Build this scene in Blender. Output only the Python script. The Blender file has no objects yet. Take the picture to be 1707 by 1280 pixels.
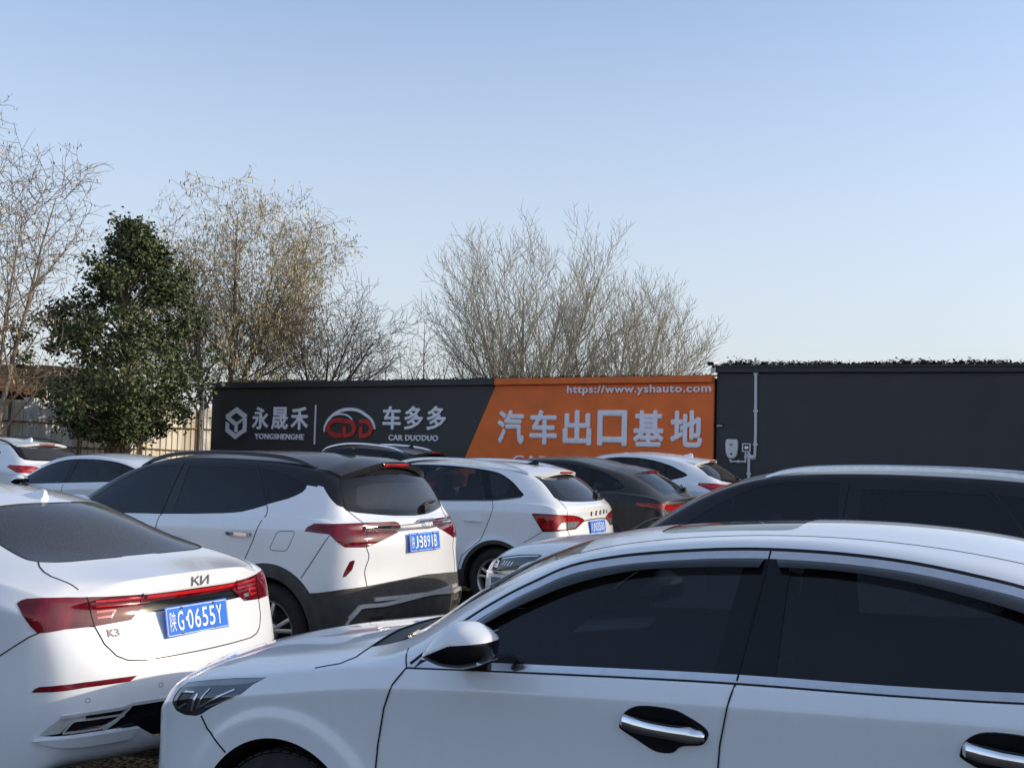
import bpy, bmesh, math, random
import numpy as np
from mathutils import Vector, Matrix, Euler
from mathutils.bvhtree import BVHTree
from mathutils.geometry import tessellate_polygon

R = math.radians
SC = bpy.context.scene
COL = SC.collection

# ------------------------------------------------------------------ camera
cam = bpy.data.cameras.new("camera")
cam.sensor_fit = 'HORIZONTAL'; cam.sensor_width = 36.0
cam.lens = 1900.0 / 1707.0 * 36.0
cam.clip_start = 0.05; cam.clip_end = 3000
cam_o = bpy.data.objects.new("camera", cam); COL.objects.link(cam_o)
cam_o.location = (0, 0, 1.67)
PITCH, ROLL = math.atan(117.0 / 1900.0), R(1.45)
cam_o.matrix_world = (Matrix.Translation((0, 0, 1.67)) @ Matrix.Rotation(R(90) + PITCH, 4, 'X')
                      @ Matrix.Rotation(ROLL, 4, 'Z'))
SC.camera = cam_o

# ------------------------------------------------------------------ world, sun, exposure
SUN_AZ, SUN_EL = R(0), R(17)           # azimuth measured from +X (right of the picture) towards +Y
w = bpy.data.worlds.new("World"); SC.world = w; w.use_nodes = True
nt = w.node_tree; nt.nodes.clear()
sky = nt.nodes.new("ShaderNodeTexSky"); sky.sky_type = 'NISHITA'; sky.sun_disc = False
sky.sun_elevation = SUN_EL; sky.sun_rotation = R(90) - SUN_AZ
sky.altitude = 100; sky.air_density = 0.7; sky.dust_density = 1.0; sky.ozone_density = 1.0
# pale winter haze thickening towards the horizon, mixed into the sky
tcw = nt.nodes.new("ShaderNodeTexCoord"); sep = nt.nodes.new("ShaderNodeSeparateXYZ")
nt.links.new(tcw.outputs['Generated'], sep.inputs[0])
mr = nt.nodes.new("ShaderNodeMapRange"); mr.inputs['From Min'].default_value = 0.0; mr.inputs['From Max'].default_value = 0.40
mr.inputs['To Min'].default_value = 1.0; mr.inputs['To Max'].default_value = 0.14
nt.links.new(sep.outputs['Z'], mr.inputs['Value'])
mxw = nt.nodes.new("ShaderNodeMix"); mxw.data_type = 'RGBA'; mxw.inputs['B'].default_value = (2.20, 2.27, 2.29, 1)
nt.links.new(mr.outputs[0], mxw.inputs['Factor']); nt.links.new(sky.outputs[0], mxw.inputs['A'])
bg = nt.nodes.new("ShaderNodeBackground"); bg.inputs['Strength'].default_value = 0.142
out = nt.nodes.new("ShaderNodeOutputWorld")
nt.links.new(mxw.outputs['Result'], bg.inputs[0]); nt.links.new(bg.outputs[0], out.inputs[0])
sl = bpy.data.lights.new("sun", 'SUN'); sl.energy = 2.0; sl.angle = R(0.5); sl.color = (0.74, 0.63, 0.475)
sun = bpy.data.objects.new("sun", sl); COL.objects.link(sun)
sd = Vector((math.cos(SUN_EL) * math.cos(SUN_AZ), math.cos(SUN_EL) * math.sin(SUN_AZ), math.sin(SUN_EL)))
sun.rotation_euler = sd.to_track_quat('Z', 'Y').to_euler(); sun.location = sd * 50
SC.view_settings.view_transform = 'Standard'; SC.view_settings.look = 'None'
SC.view_settings.exposure = 1.10; SC.view_settings.gamma = 1.0
SC.cycles.use_denoising = True
SC.cycles.max_bounces = 8; SC.cycles.transparent_max_bounces = 16
SC.cycles.caustics_reflective = False; SC.cycles.caustics_refractive = False

# ------------------------------------------------------------------ materials
def new_mat(name):
    m = bpy.data.materials.new(name); m.use_nodes = True
    return m, m.node_tree, m.node_tree.nodes["Principled BSDF"]

def mat(name, col, rough=0.5, metal=0.0, coat=0.0, var=0.0, scale=8.0, bump=0.0, bscale=60.0, spec=0.5, coat_rough=0.03):
    m, t, b = new_mat(name)
    b.inputs['Base Color'].default_value = (*col, 1); b.inputs['Roughness'].default_value = rough
    b.inputs['Metallic'].default_value = metal; b.inputs['Coat Weight'].default_value = coat
    b.inputs['Coat Roughness'].default_value = coat_rough
    b.inputs['Specular IOR Level'].default_value = spec
    tc = t.nodes.new("ShaderNodeTexCoord")
    if var:
        n = t.nodes.new("ShaderNodeTexNoise"); n.inputs['Scale'].default_value = scale; n.inputs['Detail'].default_value = 6
        t.links.new(tc.outputs['Object'], n.inputs['Vector'])
        r = t.nodes.new("ShaderNodeValToRGB")
        r.color_ramp.elements[0].position = 0.3; r.color_ramp.elements[1].position = 0.7
        r.color_ramp.elements[0].color = (*[c * (1 - var) for c in col], 1)
        r.color_ramp.elements[1].color = (*[min(1, c * (1 + var)) for c in col], 1)
        t.links.new(n.outputs['Fac'], r.inputs[0]); t.links.new(r.outputs[0], b.inputs['Base Color'])
    if bump:
        n2 = t.nodes.new("ShaderNodeTexNoise"); n2.inputs['Scale'].default_value = bscale; n2.inputs['Detail'].default_value = 4
        t.links.new(tc.outputs['Object'], n2.inputs['Vector'])
        bp = t.nodes.new("ShaderNodeBump"); bp.inputs['Strength'].default_value = bump; bp.inputs['Distance'].default_value = 0.02
        t.links.new(n2.outputs['Fac'], bp.inputs['Height']); t.links.new(bp.outputs[0], b.inputs['Normal'])
    return m

def paint(name, col, dust=0.25, dustcol=(0.42, 0.38, 0.32), rough=0.32, settle=0.0, gloss=0.95):
    """car paint under clear coat, with a thin uneven film of road dust"""
    m, t, b = new_mat(name)
    tc = t.nodes.new("ShaderNodeTexCoord")
    n = t.nodes.new("ShaderNodeTexNoise"); n.inputs['Scale'].default_value = 2.2; n.inputs['Detail'].default_value = 8; n.inputs['Roughness'].default_value = 0.65
    n2 = t.nodes.new("ShaderNodeTexNoise"); n2.inputs['Scale'].default_value = 90; n2.inputs['Detail'].default_value = 3
    mp = t.nodes.new("ShaderNodeMapping"); mp.inputs['Scale'].default_value = (2.6, 2.6, 0.35)
    n3 = t.nodes.new("ShaderNodeTexNoise"); n3.inputs['Scale'].default_value = 7; n3.inputs['Detail'].default_value = 5
    t.links.new(tc.outputs['Object'], mp.inputs['Vector']); t.links.new(mp.outputs[0], n3.inputs['Vector'])
    for k in (n, n2): t.links.new(tc.outputs['Object'], k.inputs['Vector'])
    r = t.nodes.new("ShaderNodeMapRange"); r.inputs['From Min'].default_value = 0.42; r.inputs['From Max'].default_value = 0.75
    r.inputs['To Min'].default_value = 0.25 * dust; r.inputs['To Max'].default_value = dust
    t.links.new(n.outputs['Fac'], r.inputs['Value'])
    r3 = t.nodes.new("ShaderNodeMapRange"); r3.inputs['From Min'].default_value = 0.55; r3.inputs['From Max'].default_value = 0.8
    r3.inputs['To Max'].default_value = dust * 0.7
    t.links.new(n3.outputs['Fac'], r3.inputs['Value'])
    r2 = t.nodes.new("ShaderNodeMapRange"); r2.inputs['From Min'].default_value = 0.55; r2.inputs['From Max'].default_value = 0.75
    r2.inputs['To Max'].default_value = dust * 0.5
    t.links.new(n2.outputs['Fac'], r2.inputs['Value'])
    a = t.nodes.new("ShaderNodeMath"); a.operation = 'ADD'; a2 = t.nodes.new("ShaderNodeMath"); a2.operation = 'ADD'; a2.use_clamp = True
    t.links.new(r.outputs[0], a.inputs[0]); t.links.new(r2.outputs[0], a.inputs[1])
    t.links.new(a.outputs[0], a2.inputs[0]); t.links.new(r3.outputs[0], a2.inputs[1])
    if settle:   # dust settled on the faces that look up
        ge = t.nodes.new("ShaderNodeNewGeometry"); sx_ = t.nodes.new("ShaderNodeSeparateXYZ"); t.links.new(ge.outputs['Normal'], sx_.inputs[0])
        rs = t.nodes.new("ShaderNodeMapRange"); rs.inputs['From Min'].default_value = 0.6; rs.inputs['From Max'].default_value = 0.97; rs.inputs['To Min'].default_value = 0.0; rs.inputs['To Max'].default_value = settle
        t.links.new(sx_.outputs['Z'], rs.inputs['Value']); a3 = t.nodes.new("ShaderNodeMath"); a3.operation = 'ADD'; a3.use_clamp = True
        t.links.new(a2.outputs[0], a3.inputs[0]); t.links.new(rs.outputs[0], a3.inputs[1]); a2 = a3
    mx = t.nodes.new("ShaderNodeMix"); mx.data_type = 'RGBA'
    mx.inputs['A'].default_value = (*col, 1); mx.inputs['B'].default_value = (*dustcol, 1)
    t.links.new(a2.outputs[0], mx.inputs['Factor']); t.links.new(mx.outputs['Result'], b.inputs['Base Color'])
    b.inputs['Roughness'].default_value = rough
    c = t.nodes.new("ShaderNodeMath"); c.operation = 'MULTIPLY_ADD'; c.inputs[1].default_value = -gloss * .95; c.inputs[2].default_value = gloss
    b.inputs['Specular IOR Level'].default_value = min(.5, gloss * .5)
    t.links.new(a2.outputs[0], c.inputs[0]); t.links.new(c.outputs[0], b.inputs['Coat Weight'])
    c2 = t.nodes.new("ShaderNodeMath"); c2.operation = 'MULTIPLY_ADD'; c2.inputs[1].default_value = 0.35; c2.inputs[2].default_value = 0.03
    t.links.new(a2.outputs[0], c2.inputs[0]); t.links.new(c2.outputs[0], b.inputs['Coat Roughness'])
    return m

def glass(name, tint, dust=0.04, dustcol=(0.35, 0.33, 0.30), ior=1.5):
    """window glass: tinted see-through pane with a mirror-like surface and a film of dust"""
    m, t, b = new_mat(name)
    o = t.nodes["Material Output"]
    tr = t.nodes.new("ShaderNodeBsdfTransparent"); tr.inputs[0].default_value = (*tint, 1)
    gl = t.nodes.new("ShaderNodeBsdfGlossy"); gl.inputs['Roughness'].default_value = 0.015; gl.inputs[0].default_value = (0.9, 0.95, 1, 1)
    fr = t.nodes.new("ShaderNodeFresnel"); fr.inputs[0].default_value = ior
    mx = t.nodes.new("ShaderNodeMixShader")
    t.links.new(fr.outputs[0], mx.inputs[0]); t.links.new(tr.outputs[0], mx.inputs[1]); t.links.new(gl.outputs[0], mx.inputs[2])
    df = t.nodes.new("ShaderNodeBsdfDiffuse"); df.inputs[0].default_value = (*dustcol, 1)
    tc = t.nodes.new("ShaderNodeTexCoord"); n = t.nodes.new("ShaderNodeTexNoise"); n.inputs['Scale'].default_value = 120; n.inputs['Detail'].default_value = 4
    n.inputs['Roughness'].default_value = 0.7
    t.links.new(tc.outputs['Object'], n.inputs['Vector'])
    r = t.nodes.new("ShaderNodeMapRange"); r.inputs['From Min'].default_value = 0.35; r.inputs['From Max'].default_value = 0.75
    r.inputs['To Min'].default_value = dust * 0.7; r.inputs['To Max'].default_value = dust * 1.35
    t.links.new(n.outputs['Fac'], r.inputs['Value'])
    m2 = t.nodes.new("ShaderNodeMixShader")
    t.links.new(r.outputs[0], m2.inputs[0]); t.links.new(mx.outputs[0], m2.inputs[1]); t.links.new(df.outputs[0], m2.inputs[2])
    t.links.new(m2.outputs[0], o.inputs[0])
    return m

M = {}
M['white'] = paint("white_paint", (0.80, 0.83, 0.87), dust=0.10)
M['white_dusty'] = paint("dusty_white_paint", (0.80, 0.79, 0.76), dust=0.22)
M['black_paint'] = paint("black_paint", (0.012, 0.013, 0.016), dust=0.012, rough=0.35, settle=0.07, gloss=0.4)
M['black_dusty'] = paint("dusty_black_paint", (0.012, 0.013, 0.015), dustcol=(.36, .34, .31), dust=0.06, rough=0.45, settle=0.14, gloss=0.5)
M['gloss_black'] = mat("gloss_black_trim", (0.007, 0.008, 0.010), 0.15, coat=0.0, spec=0.35, var=0.3, scale=20)
M['black'] = mat("black_plastic", (0.018, 0.018, 0.02), 0.55, var=0.35, scale=30, bump=0.05, bscale=300)
M['grey_plastic'] = mat("dusty_cladding", (0.045, 0.043, 0.04), 0.7, var=0.35, scale=10, bump=0.08, bscale=260)
M['rubber'] = mat("tyre_rubber", (0.018, 0.017, 0.016), 0.85, var=0.4, scale=14)
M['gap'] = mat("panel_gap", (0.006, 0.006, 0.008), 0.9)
M['well'] = mat("wheel_well", (0.006, 0.006, 0.006), 0.95)
M['chrome'] = mat("chrome", (0.82, 0.83, 0.85), 0.10, metal=1.0, var=0.06, scale=30)
M['satin'] = mat("satin_silver", (0.62, 0.63, 0.66), 0.3, metal=1.0, var=0.08, scale=30)
M['alloy'] = mat("alloy_silver", (0.55, 0.54, 0.52), 0.35, metal=0.7, var=0.15, scale=20)
M['alloy_dark'] = mat("alloy_black", (0.02, 0.02, 0.022), 0.4, metal=0.3, var=0.3, scale=20)
M['glass'] = glass("dark_window_glass", (0.14, 0.16, 0.17), dust=0.018)
M['glass_clear'] = glass("light_window_glass", (0.55, 0.60, 0.58), dust=0.02)
M['glass_rear'] = glass("dusty_rear_glass", (0.09, 0.10, 0.11), dust=0.06, dustcol=(.30, .31, .33))
M['glass_dusty_sky'] = glass("dust_and_sky_sheen_rear_glass", (0.09, 0.10, 0.11), dust=0.17, dustcol=(.34, .37, .42))  # dust film, raised and blued so its colour also paints in the reflected sky
M['glass_wind'] = glass("windscreen_glass", (0.38, 0.42, 0.42), dust=0.03)
M['red'] = mat("red_lens", (0.32, 0.010, 0.014), 0.05, coat=0.3, var=0.45, scale=16)
M['red_dark'] = mat("dark_red_lens", (0.13, 0.004, 0.010), 0.05, coat=0.2, var=0.5, scale=14)
M['red_bright'] = mat("bright_red_lens", (0.60, 0.018, 0.02), 0.15, coat=1.0, var=0.2, scale=30)
M['lens_clear'] = mat("clear_lens", (0.55, 0.57, 0.6), 0.08, metal=0.7, coat=1.0, var=0.3, scale=25)
M['lens_dark'] = mat("smoked_lens", (0.028, 0.031, 0.038), 0.08, coat=1.0, var=0.5, scale=14)
M['plate_blue'] = mat("plate_blue", (0.010, 0.165, 0.70), 0.35, var=0.12, scale=18)
M['plate_white'] = mat("plate_white", (0.85, 0.87, 0.88), 0.4, var=0.04)
M['seat'] = mat("seat_fabric", (0.03, 0.03, 0.033), 0.8, var=0.3, scale=20)
M['paper'] = mat("paper", (0.75, 0.73, 0.68), 0.8, var=0.05)
M['sunroof'] = glass("sunroof_glass", (0.02, 0.02, 0.024), dust=0.10)

# ------------------------------------------------------------------ object helpers
def link(o, parent=None):
    COL.objects.link(o)
    if parent is not None: o.parent = parent
    return o

def mesh_obj(name, V, Fc, m, parent=None, smooth=False, normals=None):
    me = bpy.data.meshes.new(name)
    me.from_pydata([tuple(v) for v in V], [], [tuple(f) for f in Fc])
    me.validate(clean_customdata=False)
    me.update()
    if m is not None: me.materials.append(m)
    if smooth: me.polygons.foreach_set('use_smooth', [True] * len(me.polygons))
    if normals is not None and len(normals) == len(me.vertices):
        me.polygons.foreach_set('use_smooth', [True] * len(me.polygons))
        me.normals_split_custom_set_from_vertices([tuple(n) for n in normals])
    o = bpy.data.objects.new(name, me)
    return link(o, parent)

def thing(name, label, cat, loc=(0, 0, 0), rotz=0.0, group=None):
    o = bpy.data.objects.new(name, None); o.empty_display_size = 0.2
    o.location = loc; o.rotation_euler = (0, 0, rotz); link(o)
    o['label'] = label; o['category'] = cat
    if group: o['group'] = group
    return o

class MB:
    """mesh collector: boxes, tubes, lathes joined into one mesh"""
    def __init__(s): s.V = []; s.F = []
    def add(s, V, Fc):
        n = len(s.V); s.V += [tuple(v) for v in V]; s.F += [tuple(i + n for i in f) for f in Fc]; return s
    def box(s, c, d, rot=None, bev=0.0):
        x, y, z = [k / 2 for k in d]; b = min(bev, x * .9, y * .9, z * .9)
        if b <= 0:
            V = [(sx * x, sy * y, sz * z) for sx in (-1, 1) for sy in (-1, 1) for sz in (-1, 1)]
            Fc = [(0, 1, 3, 2), (4, 6, 7, 5), (0, 4, 5, 1), (2, 3, 7, 6), (0, 2, 6, 4), (1, 5, 7, 3)]
        else:
            bm = bmesh.new(); bmesh.ops.create_cube(bm, size=1)
            for v in bm.verts: v.co = Vector((v.co.x * 2 * x, v.co.y * 2 * y, v.co.z * 2 * z))
            bmesh.ops.bevel(bm, geom=bm.edges[:], offset=b, segments=2, profile=0.6, affect='EDGES')
            V = [tuple(v.co) for v in bm.verts]; Fc = [[v.index for v in f.verts] for f in bm.faces]; bm.free()
        if rot is not None:
            Rm = Euler(rot).to_matrix(); V = [Rm @ Vector(v) for v in V]
        return s.add([(v[0] + c[0], v[1] + c[1], v[2] + c[2]) for v in V], Fc)
    def tube(s, P, r, n=8, cap=True):
        P = [Vector(p) for p in P]; rr = r if hasattr(r, '__len__') else [r] * len(P)
        T = [(P[min(i + 1, len(P) - 1)] - P[max(i - 1, 0)]).normalized() for i in range(len(P))]
        a = Vector((0, 0, 1)) if abs(T[0].z) < .9 else Vector((1, 0, 0))
        u = T[0].cross(a).normalized(); V = []
        for p, t, q in zip(P, T, rr):
            u = (u - t * u.dot(t)).normalized(); w_ = t.cross(u)
            V += [p + (u * math.cos(k * 2 * math.pi / n) + w_ * math.sin(k * 2 * math.pi / n)) * q for k in range(n)]
        Fc = [(i * n + k, i * n + (k + 1) % n, (i + 1) * n + (k + 1) % n, (i + 1) * n + k) for i in range(len(P) - 1) for k in range(n)]
        if cap: Fc += [tuple(range(n))[::-1], tuple((len(P) - 1) * n + k for k in range(n))]
        return s.add(V, Fc)
    def lathe(s, prof, n=32, axis='Y', c=(0, 0, 0)):
        V = []
        for (r, h) in prof:
            for k in range(n):
                a = k * 2 * math.pi / n
                p = (r * math.cos(a), h, r * math.sin(a)) if axis == 'Y' else (r * math.cos(a), r * math.sin(a), h)
                V.append((p[0] + c[0], p[1] + c[1], p[2] + c[2]))
        m = len(prof)
        return s.add(V, [(i * n + k, i * n + (k + 1) % n, (i + 1) * n + (k + 1) % n, (i + 1) * n + k) for i in range(m - 1) for k in range(n)])
    def prism(s, P2, y0, y1, f=lambda a, b, h: (a, h, b)):
        """flat outline P2 pushed from h=y0 to h=y1"""
        n = len(P2); V = [f(a, b, y0) for a, b in P2] + [f(a, b, y1) for a, b in P2]
        Fc = [(i, (i + 1) % n, n + (i + 1) % n, n + i) for i in range(n)]
        t = tessellate_polygon([[Vector((a, b, 0)) for a, b in P2]])
        Fc += [tuple(x) for x in t] + [tuple(n + i for i in reversed(x)) for x in t]
        return s.add(V, Fc)
    def build(s, name, m, parent=None, smooth=False, flat_angle=None):
        o = mesh_obj(name, s.V, s.F, m, parent, smooth)
        if flat_angle:
            bm = bmesh.new(); bm.from_mesh(o.data); bmesh.ops.recalc_face_normals(bm, faces=bm.faces)
            for f in bm.faces: f.smooth = True
            for e in bm.edges:
                if len(e.link_faces) == 2 and e.calc_face_angle(0) > R(flat_angle): e.smooth = False
            bm.to_mesh(o.data); bm.free()
        return o

def spl(P, n=6, closed=False):
    """Catmull-Rom curve through points"""
    P = [np.array(p, float) for p in P]; m = len(P); o = []
    for i in range(m if closed else m - 1):
        a = P[(i - 1) % m] if closed or i > 0 else 2 * P[0] - P[1]
        b, c = P[i], P[(i + 1) % m]
        d = P[(i + 2) % m] if closed or i + 2 < m else 2 * P[-1] - P[-2]
        for k in range(n):
            t = k / n
            o.append(0.5 * (2 * b + (c - a) * t + (2 * a - 5 * b + 4 * c - d) * t * t + (3 * b - a - 3 * c + d) * t ** 3))
    if not closed: o.append(P[-1])
    return [tuple(p) for p in o]

def rnd(P, r, n=4):
    """polygon with rounded corners; r number or list"""
    m = len(P); o = []
    for i in range(m):
        p = Vector(P[i]); a = Vector(P[i - 1]) - p; b = Vector(P[(i + 1) % m]) - p
        q = (r[i] if hasattr(r, '__len__') else r); q = min(q, a.length * .45, b.length * .45)
        if q < 1e-5: o.append(tuple(p)); continue
        A = p + a.normalized() * q; B = p + b.normalized() * q
        for k in range(n + 1):
            t = k / n; o.append(tuple(A * (1 - t) ** 2 + p * 2 * t * (1 - t) + B * t * t))
    return o

def offset_poly(P, d):
    """move a closed outline by d towards its inside (+) or outside (-)"""
    P = [Vector(p) for p in P]; n = len(P)
    ar = sum(P[i].x * P[(i + 1) % n].y - P[(i + 1) % n].x * P[i].y for i in range(n))
    sg = 1 if ar > 0 else -1; o = []
    for i in range(n):
        a = (P[i] - P[i - 1]); b = (P[(i + 1) % n] - P[i])
        if a.length < 1e-7: a = b
        if b.length < 1e-7: b = a
        a.normalize(); b.normalize()
        na = Vector((-a.y, a.x)) * sg; nb = Vector((-b.y, b.x)) * sg
        k = na + nb; k = k / max(0.35, k.dot(na)) if k.length > 1e-6 else na
        o.append(tuple(P[i] + k * d))
    return o
M['visor'] = mat("smoked_visor", (0.012, 0.014, 0.017), 0.12, coat=0.4, var=0.3, scale=12)
M['badge_dark'] = mat("dark_badge_metal", (0.06, 0.062, 0.07), 0.3, metal=0.6, var=0.1, scale=40)
M['glass_light'] = glass("greenish_rear_glass", (0.30, 0.36, 0.33), dust=0.10)
M['badge'] = mat("badge_metal", (0.30, 0.30, 0.31), 0.28, metal=0.9, var=0.1, scale=40)
M['silver_paint'] = mat("silver_paint", (0.62, 0.62, 0.61), 0.25, metal=0.3, coat=0.5, var=0.08, scale=20)
# ------------------------------------------------------------------ car body engine
S2 = math.sqrt(0.5)
PROJ = {  # name: (2D coordinates from xyz, outward direction)
    'side': (lambda V: V[:, [0, 2]], (0, -1, 0)),
    'top': (lambda V: V[:, [0, 1]], (0, 0, 1)),
    'rear': (lambda V: V[:, [1, 2]], (1, 0, 0)),
    'front': (lambda V: V[:, [1, 2]], (-1, 0, 0)),
    'or': (lambda V: np.stack([(V[:, 0] + V[:, 1]) * S2, V[:, 2]], 1), (S2, -S2, 0)),
    'of': (lambda V: np.stack([(V[:, 0] - V[:, 1]) * S2, V[:, 2]], 1), (-S2, -S2, 0)),
}
UNPROJ = {  # 2D point -> (origin far outside, direction inwards)
    'side': lambda p: ((p[0], -4, p[1]), (0, 1, 0)),
    'top': lambda p: ((p[0], p[1], 4), (0, 0, -1)),
    'rear': lambda p: ((9, p[0], p[1]), (-1, 0, 0)),
    'front': lambda p: ((-4, p[0], p[1]), (1, 0, 0)),
    'or': lambda p: ((p[0] * S2 + 6 * S2, p[0] * S2 - 6 * S2, p[1]), (-S2, S2, 0)),
    'of': lambda p: ((p[0] * S2 - 4 * S2, -p[0] * S2 - 4 * S2, p[1]), (S2, S2, 0)),
}
TK = (1.0, 0.74, 0.38, 0.0)

class Body:
    """smooth car shell lofted through cross-sections; panels, panes and lamps are cut out of it"""
    def __init__(s, sp, root, level=3):
        s.root = root; s.sp = sp; s.cutid = 0
        st = sp['st']; n = len(st); J = 9
        ins = sp.get('ins', [.055, .012, .0, .004, .0, .022]); cr = sp.get('cr', .075)
        nose = sp['nose']; tail = sp['tail']; fb = sp['fb']; rb = sp['rb']; bow = sp.get('bow', .014)
        cage = {}
        for i, row in enumerate(st):
            x, W, zs, zb, gi, rw, rz, cz = row[:8]; cdx = row[8] if len(row) > 8 else 0
            D = zb - cr - zs
            zz = [zs, zs + .05, zs + .36 * D, zs + .70 * D, zb - cr, zb - .018, zb]
            ww = [W - q for q in ins] + [W - gi]; ww[5] = min(ww[5], W - gi + .018 + .3 * max(0, gi - .04))
            zz += [zb + .5 * (rz - zb), rz]; ww += [.5 * (ww[6] + rw) + bow, rw]
            dx = [0] * J
            if i == 0: dx = nose
            if i == 1: dx = [q * .35 for q in nose]
            if i == n - 1: dx = tail
            if i == n - 2: dx = [q * .35 for q in tail]
            for sg in (-1, 1):
                for j in range(J): cage[(i, j, 3 * sg)] = [x + dx[j], sg * ww[j], zz[j]]
                for k, t in ((2, TK[1]), (1, TK[2])):
                    cage[(i, J - 1, k * sg)] = [x + dx[8] + cdx * (1 - t * t), sg * rw * t, rz + (cz - rz) * (1 - t ** 2.2)]
                    cage[(i, 0, k * sg)] = [x, sg * ww[0] * t, zs]
            cage[(i, J - 1, 0)] = [x + dx[8] + cdx, 0, cz]; cage[(i, 0, 0)] = [x, 0, zs]
            if i in (0, n - 1):
                bl = fb if i == 0 else rb; sgx = -1 if i == 0 else 1
                for j in range(J):
                    for k in (-2, -1, 0, 1, 2):
                        t = TK[3 - abs(k)] if k else 0.0
                        t = {3: 1, 2: TK[1], 1: TK[2], 0: 0}[abs(k)]
                        z = zz[j] + ((cz - rz) * (1 - t ** 2.2) * max(0, (j - 3) / 5) if j < 8 else 0)
                        if j == 8: z = rz + (cz - rz) * (1 - t ** 2.2)
                        cage[(i, j, k)] = [x + dx[j] + sgx * bl[j] * (1 - t ** 2), (1 if k > 0 else -1) * ww[j] * t, z]
        for (key, d) in sp.get('tweak', {}).items():
            for sg in (1, -1):
                kk = (key[0] % n, key[1], key[2] * sg)
                if kk in cage and not (sg == -1 and key[2] == 0):
                    cage[kk] = [cage[kk][0] + d[0], cage[kk][1] + d[1] * (-sg), cage[kk][2] + d[2]]
        keys = list(cage); idx = {k: q for q, k in enumerate(keys)}; P = np.array([cage[k] for k in keys], float)
        Fc = []
        for i in range(n - 1):
            for j in range(J - 1):
                Fc.append((idx[i, j, -3], idx[i + 1, j, -3], idx[i + 1, j + 1, -3], idx[i, j + 1, -3]))
                Fc.append((idx[i, j, 3], idx[i, j + 1, 3], idx[i + 1, j + 1, 3], idx[i + 1, j, 3]))
            for k in range(-3, 3):
                Fc.append((idx[i, 8, k], idx[i + 1, 8, k], idx[i + 1, 8, k + 1], idx[i, 8, k + 1]))
                Fc.append((idx[i, 0, k], idx[i, 0, k + 1], idx[i + 1, 0, k + 1], idx[i + 1, 0, k]))
        for j in range(J - 1):
            for k in range(-3, 3):
                Fc.append((idx[0, j, k], idx[0, j + 1, k], idx[0, j + 1, k + 1], idx[0, j, k + 1]))
                e = n - 1
                Fc.append((idx[e, j, k], idx[e, j, k + 1], idx[e, j + 1, k + 1], idx[e, j + 1, k]))
        me = bpy.data.meshes.new("tmp"); me.from_pydata(P.tolist(), [], Fc); me.update()
        cre = me.attributes.new("crease_edge", 'FLOAT', 'EDGE')
        cl = sp.get('crease', {4: .55, 8: .35}); ct = sp.get('crease_x', {})
        val = []
        for e in me.edges:
            a, b = keys[e.vertices[0]], keys[e.vertices[1]]; v = 0
            if a[1] == b[1] and a[0] != b[0] and abs(a[2]) == 3: v = cl.get(a[1], 0)
            for (i0, i1, j, k), q in ct.items():
                i0_, i1_ = i0 % n, i1 % n
                if a[1] == b[1] == j and abs(a[2]) == abs(b[2]) == k and i0_ <= min(a[0], b[0]) and max(a[0], b[0]) <= i1_: v = q
                if k == 9 and a[1] == b[1] == j and a[0] == b[0] == i0_: v = q   # across the end face
            val.append(v)
        cre.data.foreach_set('value', val)
        o = bpy.data.objects.new("tmp", me); COL.objects.link(o)
        md = o.modifiers.new("s", 'SUBSURF'); md.subdivision_type = 'CATMULL_CLARK'
        tgt = P.copy(); cur = P.copy(); nb = len(P)
        for it in range(6):
            md.levels = 1
            dg = bpy.context.evaluated_depsgraph_get(); m2 = o.evaluated_get(dg).to_mesh()
            q = np.empty(len(m2.vertices) * 3, np.float32); m2.vertices.foreach_get('co', q); q = q.reshape(-1, 3)[:nb]
            o.evaluated_get(dg).to_mesh_clear()
            cur += (tgt - q) * .8
            me.vertices.foreach_set('co', cur.astype(np.float32).ravel()); me.update()
        md.levels = level
        dg = bpy.context.evaluated_depsgraph_get(); ev = o.evaluated_get(dg); m2 = ev.to_mesh()
        nv = len(m2.vertices); V = np.empty(nv * 3, np.float32); m2.vertices.foreach_get('co', V); V = V.reshape(-1, 3).astype(float)
        quads = np.array([list(p.vertices) for p in m2.polygons]); ev.to_mesh_clear()
        bpy.data.objects.remove(o); bpy.data.meshes.remove(me)
        V[np.abs(V[:, 1]) < 1e-4, 1] = 0
        # wheel-arch flares and pressed lines
        for (xc, zc, Ra, wd, amt) in sp.get('flare', []):
            d = np.hypot(V[:, 0] - xc, V[:, 2] - zc); side = (np.abs(V[:, 1]) > sp['W'] * .75)
            f = np.clip(1 - (d - Ra) / wd, 0, 1); f = np.where(f > 0, np.minimum(1, f * 2.2), 0)
            V[:, 1] += np.sign(V[:, 1]) * amt * f * f * (3 - 2 * f) * side
        if 'deform' in sp: V = sp['deform'](V)
        N = np.zeros_like(V)
        A = V[quads[:, 2]] - V[quads[:, 0]]; B = V[quads[:, 3]] - V[quads[:, 1]]; FN = np.cross(A, B)
        for k in range(4): np.add.at(N, quads[:, k], FN)
        N /= np.linalg.norm(N, axis=1)[:, None] + 1e-12
        cy = V[quads, 1].mean(1)
        left = quads[cy < 0]
        s.bvh = BVHTree.FromPolygons([tuple(v) for v in V], [tuple(f) for f in quads.tolist()])
        used = np.unique(left); remap = -np.ones(nv, int); remap[used] = np.arange(len(used))
        s.V = [tuple(v) for v in V[used]]; s.N = [tuple(v) for v in N[used]]
        s.body = [tuple(f) for f in remap[left].tolist()]

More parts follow.
